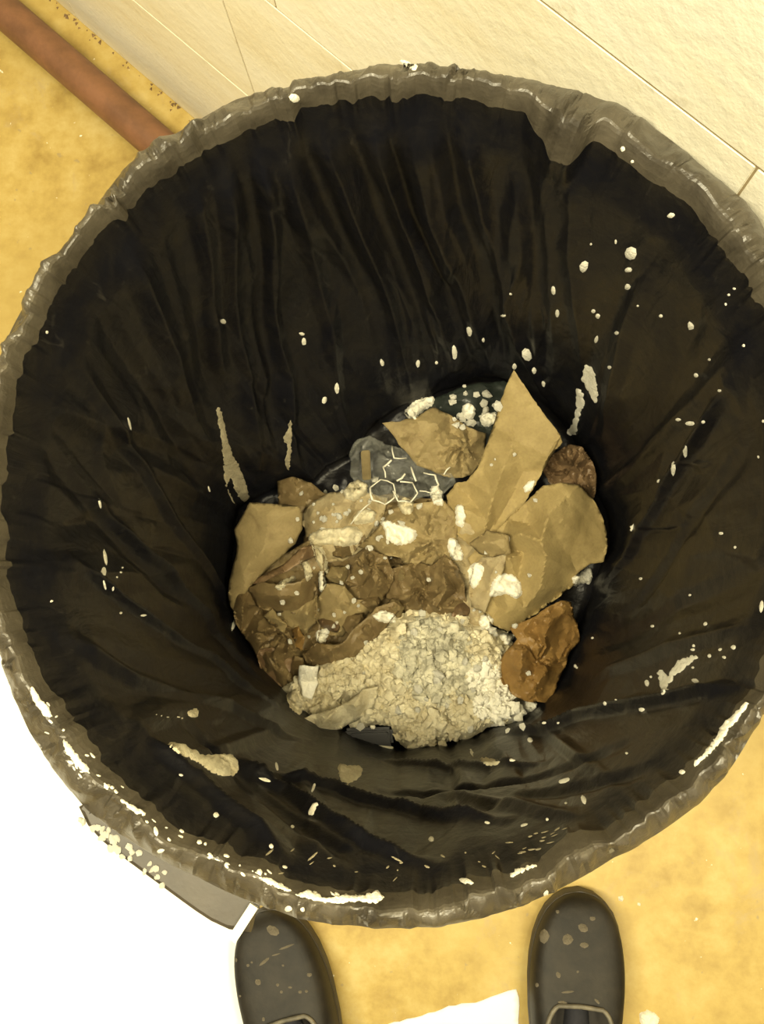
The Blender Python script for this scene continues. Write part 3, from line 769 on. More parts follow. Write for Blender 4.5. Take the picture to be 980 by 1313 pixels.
sheet('dark-creased brown paper knot just above the plaster heap',
      [(396, 520, 274), (440, 500, 292), (480, 490, 280), (510, 500, 294), (548, 472, 304), (578, 500, 298), (594, 540, 286), (604, 602, 268), (566, 634, 260), (500, 632, 264), (448, 606, 264), (406, 580, 268)],
      [(545, 512, 313), (552, 560, 311), (530, 602, 298), (510, 540, 278), (470, 530, 298), (480, 582, 290), (577, 560, 272), (505, 590, 280)], M_damp, (10, 6), (5, 2), step=2.6, pinch=[((500, 560), 9, 7, 45)])
sheet('flat tan paper shard right of the rolled left paper',
      [(228, 590, 272), (262, 543, 286), (306, 550, 290), (335, 582, 280), (390, 586, 274), (350, 630, 270), (300, 672, 264), (248, 662, 264)], [(290, 590, 296), (320, 620, 280)], M_kraft2, (12, 5), (6, 1.5))
sheet('narrow folded brown paper above the pale strip',
      [(204, 714, 284), (240, 686, 302), (300, 688, 304), (332, 648, 302), (382, 600, 302), (424, 586, 296), (446, 600, 288), (402, 658, 284), (345, 718, 280), (285, 752, 278), (218, 744, 276)], [(260, 712, 314), (320, 690, 294), (370, 640, 304)], M_damp, (11, 5), (6, 2), step=2.6)
sheet('brown paper scrap wedged between the bag and the rolled left paper',
      [(88, 704, 268), (130, 698, 276), (184, 720, 268), (208, 780, 260), (172, 812, 256), (122, 796, 256)], [(150, 745, 280)], M_dark, (10, 6), (5, 2), step=2.6)
rs_s = random.Random(8)
scrap_labels = ['pale crumpled scrap right of the curled brown tongue', 'brown crumpled scrap just above the narrow folded paper', 'dark crumpled scrap right of the amber paper curl', 'tan crumpled scrap below the left of the centre knots', 'brown crumpled scrap on the lower edge of the dusty paper', 'tan crumpled scrap wedged between the two brown knots', 'dark crumpled scrap at the upper right corner of the plaster heap', 'brown crumpled scrap above the white curled strip', 'brown crumpled scrap under the left brown knot', 'brown crumpled scrap at the right end of the dark-creased knot', 'brown crumpled scrap at the left tip of the narrow folded paper', 'tan crumpled scrap at the left edge of the torn centre paper']
for li, (cx, cy, r_, m_) in enumerate(((290, 525, 34, M_kraft2), (330, 640, 34, M_damp), (270, 640, 26, M_dark), (430, 600, 28, M_kraft2), (300, 460, 30, M_damp), (440, 520, 26, M_kraft2), (585, 610, 24, M_dark), (190, 745, 26, M_damp), (370, 590, 26, M_damp), (560, 590, 22, M_damp), (250, 700, 24, M_damp), (420, 380, 24, M_kraft2))):
    n_ = rs_s.randint(6, 8); zb = rs_s.uniform(280, 290)
    sheet(scrap_labels[li],
          [(cx + r_ * rs_s.uniform(.7, 1.25) * math.cos(k * 2 * math.pi / n_), cy + r_ * rs_s.uniform(.6, 1.1) * math.sin(k * 2 * math.pi / n_), zb - 14 + rs_s.uniform(-5, 9)) for k in range(n_)],
          [(cx + rs_s.uniform(-8, 8), cy + rs_s.uniform(-8, 8), zb + rs_s.uniform(4, 14))], m_, (9, 6), (5, 2), step=2.6, group='small paper scraps among the papers', name='paper_scrap')
sheet('pale plaster-soaked paper strip folded along the near edge',
      [(174, 888, 296), (205, 872, 304), (240, 856, 308), (300, 836, 314), (350, 798, 312), (386, 792, 304), (378, 840, 296), (334, 876, 292), (272, 906, 288), (222, 912, 288)], [(260, 872, 318), (330, 836, 322), (300, 880, 298)], M_heap, (16, 3), (7, 1.5), name='plaster_strip', cat='paper strip', group=None, thick=.002)
K = lambda pts, z: [(*p, z) for p in pts]
# white curled strip
o = paper('white curled plastic strip standing in the plaster at the left', Zm([(196, 742), (242, 744), (240, 785), (226, 824), (206, 818), (194, 780)]), K(Zm([(218, 745)]), .312) + K(Zm([(215, 820)]), .300) + K(Zm([(196, 780), (240, 780)]), .298), M_white, (60, .001), (20, .0004), name='plastic_strip', cat='plastic', group=None, thick=.001)
# dark film and clear film near the top of the heap
paper('dark grey plastic film with white crumbs beside the pointed kraft corner', Zm([(450, 130), (500, 100), (560, 80), (620, 60), (690, 52), (720, 70), (690, 150), (660, 230), (600, 230), (520, 190)]), K(Zm([(600, 100)]), .272) + K(Zm([(480, 130), (680, 180)]), .258), M_film, (30, .006), (12, .002), name='plastic_film', cat='plastic film', group=None)
paper('crumpled clear plastic film under the wire mesh at the top', Zm([(316, 235), (335, 195), (365, 185), (400, 205), (440, 215), (500, 255), (560, 270), (575, 300), (540, 330), (470, 345), (400, 350), (350, 320), (320, 285)]),
      K(Zm([(345, 205)]), .312) + K(Zm([(430, 250)]), .292) + K(Zm([(540, 300), (340, 300)]), .276), M_clear, (16, .010), (7, .004), step=2.8, name='clear_film', cat='plastic film', group=None)
bvhs['pile'] = bvh_of(pile['V'], pile['F'])
SURF = ['bag', 'pile']

# ---- plaster that sticks to a surface
def patch(key, poly, h, mat, parent=None, name='plaster_splash', step=2.6, lump=.6, seed=0, jag=.5, rnd=1, up=False):
    vo, tr, d = fill_poly(smooth_poly(poly, rnd), step, random.Random(seed), jag)
    hits = [cast(key, *p) for p in vo]
    dm = max(d.max(), 1e-3)
    lum = lumps(vo, [(max(2.5, dm * .7), 1.0, .55), (max(1.6, dm * .35), 1.0, .75)], np.random.RandomState(seed)) / max(2.5, dm)
    V = []
    for p, hh, dd, l in zip(vo, hits, d, lum):
        if hh is None: hh = (Vector(P(*p, .706)), Vector((0, 0, 1)), 0)
        if up: hh = (hh[0], Vector((0, 0, 1)), 0)
        e = min(1, dd / (dm * .6)); e = math.sqrt(max(0, 1 - (1 - e) ** 2))
        V.append(hh[0] + hh[1] * (h * e * (1 - lump + lump * l * 1.6) - .0006 * (1 - e)))
    o = mk(name, [tuple(v) for v in V], tr, mat, parent)
    return o, V, tr
def dot(key, x, y, rx, ry, mat, parent, rot=0.0, h=.35, name='plaster_drop', rr=None):
    """one small raised drop: an eight-sided dome"""
    rr = rr or random.Random(int(x * 7 + y * 13)); n = 8
    c = cast(key, x, y)
    if c is None: return None
    V = []
    for s, hh in ((1.0, -.1), (.62, .75)):
        for k in range(n):
            a = 2 * math.pi * k / n; q = s * rr.uniform(.86, 1.14)
            dx, dy = q * rx * math.cos(a), q * ry * math.sin(a)
            px, py = x + dx * math.cos(rot) - dy * math.sin(rot), y + dx * math.sin(rot) + dy * math.cos(rot)
            hit = cast(key, px, py)
            if hit is None or (hit[0] - c[0]).length > .02: hit = c
            sc = hit[2] / F
            V.append(hit[0] + hit[1] * (hh * h * min(rx, ry) * sc + .0002))
    V.append(c[0] + c[1] * (h * min(rx, ry) * c[2] / F + .0002))
    Fc = [(k, k + n, (k + 1) % n + n, (k + 1) % n) for k in range(n)] + [(k + n, 2 * n, (k + 1) % n + n) for k in range(n)]
    return mk(name, [tuple(v) for v in V], Fc, mat, parent)

# drops on the liner: (x, y, half width, half height)
drops = [(378, 126, 7, 6), (520, 83, 9, 5), (799, 191, 3, 3.5), (811, 207, 2.2, 2.2), (861, 276, 5, 3.2), (809, 325, 8, 9), (749, 342, 5.5, 8), (806, 346, 5, 3.5), (805, 368, 4, 4), (790, 310, 1.5, 3), (758, 313, 1.6, 1.6),
         (710, 372, 3, 6), (715, 402, 2.6, 5), (761, 399, 3, 2.5), (767, 405, 3, 3.5), (765, 435, 2.5, 5), (791, 427, 3, 2.6), (848, 405, 2.6, 2.4), (886, 418, 4, 5.5), (818, 392, 1.6, 1.4), (655, 377, 2, 1.6), (782, 471, 2.6, 2.6),
         (910, 461, 2, 1.8), (893, 481, 3, 3), (923, 501, 2.6, 2), (954, 443, 2, 2), (942, 370, 2.5, 1.5), (935, 378, 2, 1.5), (931, 390, 1.5, 2), (885, 543, 6, 3), (870, 538, 4, 2), (902, 541, 2.4, 2.4), (973, 586, 1.6, 2), (979, 540, 2, 2),
         (879, 578, 3, 8), (864, 601, 3, 9), (845, 617, 2.6, 2.2), (812, 678, 8, 6), (925, 684, 3, 2.2), (943, 702, 2, 2), (822, 742, 2.2, 1.8), (885, 763, 2, 1.6), (977, 778, 2.6, 8), (905, 800, 3, 2.4), (837, 803, 2.4, 1.8), (760, 818, 1.8, 1.6),
         (872, 812, 1.6, 1.6), (890, 828, 2, 2), (889, 833, 3, 1.8), (924, 833, 2.6, 2), (941, 830, 3.4, 3), (910, 841, 2.6, 2.4), (929, 843, 2.6, 2), (889, 856, 2, 1.6), (835, 868, 1.8, 1.8), (830, 876, 3, 4), (892, 873, 5, 3), (776, 902, 2.4, 2.6), (790, 897, 1.6, 1.4),
         (823, 910, 4, 3), (698, 927, 3, 1.6), (716, 927, 1.8, 1.4), (680, 949, 3.6, 3.4), (738, 854, 2, 2.2), (740, 856, 1.6, 1.6), (658, 974, 5, 2.6), (724, 1001, 8, 3), (749, 1026, 3.5, 6), (726, 1030, 1.8, 1.6), (804, 966, 2, 1.6), (625, 1055, 4, 2), (702, 1051, 2, 2),
         (672, 1058, 5, 2), (553, 1076, 3.6, 3.6), (598, 1130, 10, 4), (540, 947, 2.5, 3.5), (875, 990, 4, 3), (286, 412, 4, 3.2), (60, 426, 2, 2), (166, 543, 1.6, 9), (135, 715, 2.4, 10), (133, 733, 3, 6), (134, 750, 1.6, 7), (155, 734, 1.6, 1.2), (150, 740, 1.4, 1.4), (157, 728, 1.4, 1.2),
         (145, 755, 1.4, 3), (155, 786, 2, 1.6), (184, 789, 4, 1.4), (66, 771, 2.2, 1.6), (128, 646, 1.8, 6), (268, 627, 1.4, 4), (390, 438, 3, 5), (387, 428, 4, 2), (432, 498, 3, 7), (416, 513, 3, 5), (583, 452, 3.4, 10), (602, 425, 3.4, 7), (645, 405, 4, 2), (620, 436, 2, 3), (490, 465, 2.6, 5), (536, 466, 2.6, 5),
         (560, 465, 2, 2.4), (512, 551, 7, 4), (402, 1010, 2, 6), (340, 1000, 8, 2.2), (277, 1045, 4, 4), (256, 1080, 3.4, 3), (206, 1091, 5, 3), (200, 1066, 3, 6), (365, 1112, 3.6, 2), (333, 1118, 4, 4), (348, 1085, 3, 3), (370, 1165, 5, 4), (388, 1166, 3, 3), (700, 1146, 3, 5),
         (232, 994, 3, 1.6), (355, 983, 2, 6), (375, 1060, 2.6, 2), (300, 800, 2.4, 9), (660, 470, 3, 4), (697, 492, 2.4, 4), (685, 475, 3, 4), (676, 455, 6, 8)]
for i, (x, y, rx, ry) in enumerate(drops):
    dot('bag', x, y, rx, ry, M_white, bag, rot=random.Random(i).uniform(-.35, .35))
# smears on the liner
splash = [([(874, 842), (900, 838), (888, 850), (872, 862), (862, 872), (852, 892), (848, 892), (845, 872), (842, 862), (850, 856), (857, 868), (862, 855)], .0016, M_white),
          ([(752, 464), (760, 472), (766, 486), (768, 510), (764, 519), (758, 512), (752, 498), (745, 488), (747, 474)], .0020, M_white),
          ([(737, 494), (750, 505), (750, 518), (744, 535), (740, 556), (732, 559), (725, 556), (735, 540), (739, 518)], .0018, M_white),
          ([(274, 516), (284, 522), (290, 548), (298, 580), (308, 596), (318, 625), (322, 640), (312, 646), (300, 630), (296, 612), (292, 625), (302, 645), (308, 652), (300, 650), (288, 622), (286, 600), (282, 560)], .0014, M_grey),
          ([(372, 536), (376, 545), (375, 580), (372, 608), (366, 600), (364, 590), (368, 575), (362, 562), (368, 552)], .0012, M_grey),
          ([(214, 950), (230, 951), (250, 965), (272, 968), (296, 966), (307, 980), (304, 994), (288, 997), (270, 990), (250, 975), (220, 963)], .0050, M_heap),
          ([(240, 911), (250, 908), (258, 915), (252, 921), (240, 918)], .0035, M_heap), ([(192, 914), (215, 918), (240, 919), (238, 922), (212, 920)], .0008, M_white),
          ([(434, 977), (447, 981), (458, 980), (469, 985), (460, 1000), (445, 1007), (435, 1000), (433, 988)], .0026, M_heap),
          ([(612, 972), (630, 970), (642, 976), (640, 983), (622, 982)], .0016, M_heap), ([(602, 956), (607, 962), (610, 976), (604, 968)], .0010, M_white),
          ([(400, 1030), (412, 1026), (405, 1038), (402, 1048), (392, 1046)], .0012, M_white),
          ([(38, 880), (46, 882), (54, 898), (66, 908), (68, 920), (56, 920), (48, 908), (40, 895)], .0016, M_white),
          ([(80, 945), (90, 952), (100, 970), (114, 982), (116, 994), (104, 990), (92, 976), (82, 962)], .0014, M_white),
          ([(132, 1002), (142, 1004), (140, 1014), (132, 1012)], .0014, M_white), ([(160, 1026), (172, 1034), (188, 1040), (186, 1047), (170, 1042), (162, 1036)], .0018, M_white),
          ([(380, 1148), (392, 1140), (408, 1146), (420, 1152), (440, 1146), (462, 1148), (486, 1142), (494, 1152), (482, 1160), (455, 1156), (425, 1160), (402, 1156)], .0022, M_white),
          ([(650, 1122), (668, 1112), (690, 1106), (692, 1110), (672, 1118), (656, 1126)], .0014, M_white),
          ([(958, 898), (962, 902), (948, 922), (936, 934), (926, 952), (910, 968), (892, 984), (887, 982), (902, 966), (916, 948), (926, 930), (942, 914)], .0018, M_white),
          ([(330, 1122), (345, 1124), (360, 1132), (378, 1142), (372, 1146), (352, 1138), (334, 1130)], .0012, M_white),
          ([(512, 76), (522, 78), (536, 84), (535, 91), (524, 88), (516, 82)], .0020, M_white)]
for i, (pl, h, m) in enumerate(splash):
    patch('bag', pl, h * .7, m, bag, seed=50 + i, step=2.0, lump=.85, jag=1.3)
# streaked smears of dry plaster below the near lip
rr = random.Random(11)
lipline = [(42, 878), (58, 905), (70, 930), (88, 958), (110, 985), (140, 1010), (170, 1034), (205, 1062), (250, 1085), (300, 1108), (340, 1124), (385, 1146), (430, 1152), (480, 1150)]
for i in range(60):
    t = rr.random() ** .8 * (len(lipline) - 1.001); k = int(t); f_ = t - k
    x = lipline[k][0] * (1 - f_) + lipline[k + 1][0] * f_ + rr.gauss(0, 6); y = lipline[k][1] * (1 - f_) + lipline[k + 1][1] * f_ + rr.gauss(0, 6)
    dot('bag', x, y, rr.uniform(1.2, 4.6), rr.uniform(.9, 2.4), M_white, bag, rot=rr.uniform(.2, 1.0), name='plaster_drop')
for i in range(20):
    t = rr.random(); x = 505 + 165 * (t - .5) * 2; y = 1118 - abs(x - 505) * .10 + rr.uniform(-16, 18)
    dot('bag', x, y, rr.uniform(1, 9) * rr.random() + 1, rr.uniform(.6, 1.5), M_grey, bag, rot=rr.uniform(-.9, .7), name='plaster_streak')
for i in range(16):
    x = 690 + rr.uniform(-40, 40); y = 1078 + rr.uniform(-10, 12) - (x - 690) * .25
    dot('bag', x, y, rr.uniform(2, 6), rr.uniform(.7, 1.4), M_grey, bag, rot=rr.uniform(-.6, 0), name='plaster_streak')

# ---- loose plaster lumps lying on the papers
def lump_obj(label, poly, h, seed, mat=None, group='large plaster lumps on the papers'):
    o, V, tr = patch(SURF, Zm(poly), h, mat or M_white, None, 'plaster_lump', 1.8, .7, seed, .9, up=True)
    tag(o, label, 'plaster', group)
lump_obj('white plaster lump on the torn paper in the centre', [(388, 392), (410, 390), (440, 402), (478, 412), (482, 432), (462, 448), (430, 452), (405, 436), (402, 412)], .011, 1)
lump_obj('largest white plaster splat on the broad kraft sheet', [(660, 540), (680, 518), (712, 520), (732, 540), (736, 572), (720, 582), (700, 570), (680, 572), (655, 578)], .008, 2)
lump_obj('white plaster lump on the bag beside the rounded flap', [(852, 530), (870, 520), (898, 500), (906, 520), (900, 545), (878, 542), (862, 552)], .012, 3)
lump_obj('white plaster lump right of the wire mesh', [(512, 310), (530, 305), (545, 325), (544, 355), (525, 355), (512, 338)], .010, 4)
lump_obj('vertical row of white plaster beside the large pointed sheet, upper piece', [(575, 352), (590, 350), (600, 380), (592, 410), (576, 405), (572, 380)], .008, 5)
lump_obj('vertical row of white plaster beside the large pointed sheet, lower piece', [(552, 435), (572, 430), (590, 462), (594, 485), (570, 490), (556, 470)], .008, 6)
lump_obj('white plaster chip where the broad sheet meets the heap', [(630, 625), (652, 612), (668, 635), (655, 658), (632, 655)], .010, 7)
lump_obj('white plaster chip between the heap and the orange-brown paper', [(676, 664), (700, 662), (720, 668), (702, 694), (690, 688)], .008, 8)
lump_obj('white plaster dab on the tip crease of the pointed sheet', [(740, 305), (752, 295), (768, 292), (762, 315), (745, 325), (736, 316)], .006, 9)
lump_obj('rounded white plaster dab on the narrow brown folds', [(234, 658), (262, 650), (270, 662), (256, 690), (236, 684)], .007, 10)
lump_obj('cream plaster finger on the curled brown paper tongue', [(136, 545), (160, 532), (186, 524), (192, 532), (166, 545), (150, 562), (138, 556)], .007, 11, M_heap)
lump_obj('cream plaster ridge beside the curled brown paper tongue', [(195, 490), (212, 486), (226, 500), (228, 530), (214, 540), (206, 520), (208, 508)], .007, 12, M_heap)
lump_obj('cream plaster sliver standing right of the left rolled paper', [(242, 512), (256, 510), (262, 540), (252, 568), (242, 560)], .006, 13)
lump_obj('crumbly cream plaster on the dusty paper below the wire mesh', [(215, 425), (250, 410), (290, 410), (330, 402), (352, 420), (340, 450), (300, 455), (262, 448), (232, 462), (222, 446)], .010, 14, M_heap)
lump_obj('trail of cream plaster crumbs down from the dusty paper', [(225, 450), (250, 450), (262, 480), (270, 520), (252, 520), (236, 490)], .009, 15, M_heap)
lump_obj('cream plaster lump left of the wire mesh', [(300, 320), (330, 290), (360, 300), (362, 325), (335, 345), (308, 342)], .013, 16, M_heap)
lump_obj('crumbly cream plaster in front of the wire mesh', [(322, 385), (345, 362), (385, 366), (380, 392), (352, 400), (330, 402)], .011, 17, M_heap)
lump_obj('pale plaster lump in front of the wire mesh', [(430, 350), (450, 332), (475, 345), (470, 375), (448, 378)], .010, 18, M_heap)
lump_obj('cream crumbs on the folded paper above the heap', [(372, 618), (400, 606), (428, 618), (430, 640), (405, 640), (380, 632)], .008, 19)
lump_obj('white plaster clump above the flat-cornered paper', [(448, 125), (470, 105), (500, 92), (526, 92), (520, 112), (490, 130), (478, 150), (455, 142)], .010, 20)
lump_obj('largest white crumb on the dark film', [(588, 115), (605, 105), (622, 118), (620, 142), (605, 152), (590, 135)], .010, 21)
lump_obj('white crumbs at the left edge of the pointed sheet', [(632, 140), (650, 130), (672, 130), (668, 155), (650, 166), (634, 158)], .009, 22)
lump_obj('white plaster dusting beside the small square-edged paper flap', [(600, 505), (625, 490), (645, 505), (632, 545), (615, 560), (606, 535)], .006, 23)
lump_obj('white plaster heel at the left end of the pale strip', [(160, 812), (185, 800), (205, 835), (200, 862), (178, 850)], .012, 24, M_heap)

# many small crumbs: one shape per kind, copied
rr = random.Random(21)
def crumb_mesh(seed):
    bm = bmesh.new(); bmesh.ops.create_icosphere(bm, subdivisions=1, radius=1)
    q = random.Random(seed)
    for v in bm.verts: v.co *= q.uniform(.6, 1.25)
    for v in bm.verts: v.co.z *= .75
    me = bpy.data.meshes.new('plaster_crumb'); bm.to_mesh(me); bm.free(); me.materials.append(M_white); return me
cms = [crumb_mesh(s) for s in range(5)]
zones = [('tiny white plaster crumb scattered around the wire mesh', 'plaster crumbs around the wire mesh', 46, lambda: (rr.gauss(330, 75), rr.gauss(375, 45)), (.0018, .0042)),
         ('tiny white plaster crumb on the dark film at the far side', 'plaster crumbs on the dark film', 22, lambda: (rr.uniform(560, 690), rr.uniform(62, 165)), (.0022, .0060)),
         ('tiny white plaster crumb on the crumpled brown papers left of the heap', 'plaster crumbs on the brown papers', 24, lambda: (rr.uniform(140, 560), rr.uniform(480, 690)), (.0015, .0035)),
         ('tiny white plaster crumb on the kraft sheets at the right', 'plaster crumbs on the kraft sheets', 9, lambda: (rr.uniform(600, 780), rr.uniform(180, 640)), (.0014, .0034)),
         ('small cream plaster crumb along the edge of the plaster heap', 'plaster crumbs at the heap edge', 26, lambda: (rr.uniform(300, 760), rr.uniform(600, 900)), (.0022, .0055))]
for lab, grp, n, f, (s0, s1) in zones:
    for i in range(n):
        zx, zy = f(); px, py = Zm([(zx, zy)])[0]
        h = cast(SURF, px, py)
        if h is None: continue
        s = rr.uniform(s0, s1)
        o = new_obj('plaster_crumb', cms[i % 5], None, h[0] + h[1] * s * .35)
        o.scale = (s * rr.uniform(.8, 1.4), s, s); o.rotation_euler = (rr.uniform(-.4, .4), rr.uniform(-.4, .4), rr.uniform(0, 6))
        tag(o, lab, 'plaster crumb', grp)

# ---- hexagonal wire mesh scrap
wm = []
def hex_at(cx, cy, s, rot, skip=()):
    pts_ = [(cx + s * math.cos(rot + math.pi / 3 * k), cy + s * .92 * math.sin(rot + math.pi / 3 * k)) for k in range(6)]
    return [(pts_[k], pts_[(k + 1) % 6]) for k in range(6) if k not in skip]
segs = hex_at(398, 322, 33, .35) + hex_at(452, 322, 30, .1, (3,)) + hex_at(505, 300, 28, .2, (2, 3)) + hex_at(425, 270, 28, .3, (1, 4, 5)) + [((345, 368), (368, 348)), ((420, 210), (425, 240)), ((425, 240), (455, 240)), ((320, 400), (345, 368)), ((545, 280), (560, 262)), ((478, 296), (466, 262))]
rw_ = random.Random(4)
wire = empty('wire_mesh', P(*Zm([(440, 320)])[0], .29)); tag(wire, 'scrap of white hexagonal wire mesh in the middle of the bin', 'wire mesh')
cache = {}
def wz(p):
    k = (round(p[0] / 9), round(p[1] / 9))
    if k not in cache:
        q = Zm([p])[0]; h = cast(SURF, *q); cache[k] = max(.296, h[0].z + .004) + rw_.uniform(0, .006)
    return P(*Zm([p])[0], cache[k])
for a, b in segs:
    A, B = wz(a), wz(b)
    mid = (A + B) / 2 + np.array([rw_.uniform(-.001, .001), rw_.uniform(-.001, .001), rw_.uniform(-.001, .002)])
    V, Fc = tube([A, mid, B], rw_.uniform(.0006, .0011), 6); mk('wire', V, Fc, M_wire, wire)
# ---- wooden sliver and black plastic piece
def slab(name, corners, z, th, mat, label, cat, bev=.001):
    top = Parr(corners, z); bot = top - np.array([0, 0, th]); n = len(corners)
    bm = bmesh.new()
    vt = [bm.verts.new(v) for v in top]; vb = [bm.verts.new(v) for v in bot]
    bm.faces.new(vt); bm.faces.new(vb[::-1])
    for i in range(n): bm.faces.new((vt[i], vb[i], vb[(i + 1) % n], vt[(i + 1) % n]))
    bmesh.ops.recalc_face_normals(bm, faces=bm.faces[:])
    bmesh.ops.bevel(bm, geom=bm.edges[:], offset=bev, segments=2, affect='EDGES')
    V, Fc = bm_arrays(bm); bm.free()
    return tag(mk(name, V, Fc, mat, angle=40), label, cat)
slab('wood_sliver', Zm([(344, 222), (366, 220), (369, 290), (348, 292)]), [.332, .332, .292, .292], .006, M_wood, 'short wooden sliver leaning in the clear film', 'wood')
bp = empty('plastic_block', P(*Zm([(360, 915)])[0], .25)); tag(bp, 'glossy black plastic piece with white chips at the near edge of the heap', 'plastic')
def slab_part(name, corners, z, th, mat, parent, bev=.001):
    o = slab(name, corners, z, th, mat, None, None, bev)
    o.parent = parent; o.location = WL[o] - WL[parent]; return o
slab_part('block_body', Zm([(302, 894), (420, 890), (424, 936), (306, 940)]), .284, .040, M_blackp, bp, .003)
slab_part('raised_ridge', Zm([(320, 906), (410, 902), (411, 912), (321, 916)]), .288, .006, M_blackp, bp, .001)
slab_part('white_chip', Zm([(378, 934), (424, 938), (420, 946), (380, 942)]), .286, .004, M_white, bp, .0008)
slab_part('white_chip', Zm([(366, 886), (380, 886), (378, 896), (368, 894)]), .290, .005, M_white, bp, .0008)

# ------------------------------------------------------------------ plaster crumbs and worn end on the handle
for i in range(44):
    y = H_Y0 + rr.uniform(.02, .55) * (H_Y1 - H_Y0); r = H_R1 + rr.uniform(-.007, .002); sc_ = rr.uniform(.0010, .0028)
    o = new_obj('plaster_crust', cms[i % 5], hnd, HW(r, y, HZ)); o.scale = (sc_, sc_, sc_ * .8); o.rotation_euler.z = rr.uniform(0, 6)

# ------------------------------------------------------------------ things on the floor
def flat_piece(name, poly, z, th, mat, label, cat, seed, jag, step=8):
    vo, tr, d = fill_poly(poly, step, random.Random(seed), jag)
    h = np.array([noise.fractal(Vector((a * .03, b * .03, seed)), 1, 2, 3) for a, b in vo])
    V = Parr(vo, z + th + .0012 * np.maximum(h, -.3))
    o = mk(name, V, tr, mat, angle=40); solid(o, th)
    return tag(o, label, cat)
flat_piece('paper_sheet', [(-420, 640), (-100, 690), (150, 830), (322, 1070), (338, 1230), (352, 1420), (340, 1560), (-420, 1560)], 0.0, .004, M_sheet, 'large white sheet lying flat on the floor at the lower left', 'sheet', 2, .6, 22)
flat_piece('paper_scrap', [(488, 1316), (540, 1303), (575, 1291), (610, 1285), (640, 1274), (663, 1269), (666, 1290), (664, 1340), (668, 1400), (480, 1400)], 0.0, .0015, M_sheet, 'torn white paper scrap on the floor between the two clogs', 'paper', 3, 1.2, 8)
bvhs['floor'] = bvh_of([(-3, -3, 0), (3, -3, 0), (3, 3, 0), (-3, 3, 0)], [(0, 1, 2, 3)])
def chip(poly, label, seed):
    o, _, _ = patch('floor', poly, .006, M_white, None, 'plaster_chip', 2.4, .6, seed, .8); tag(o, label, 'plaster chip')
chip([(820, 1298), (832, 1294), (846, 1302), (844, 1320), (828, 1324), (820, 1310)], 'white plaster chip on the floor right of the right clog', 71)
chip([(792, 1150), (799, 1148), (800, 1154), (794, 1156)], 'tiny white chip nearest the toe of the right clog', 72)
chip([(817, 1157), (822, 1158), (821, 1162), (816, 1161)], 'tiny white chip furthest from the toe of the right clog', 73)

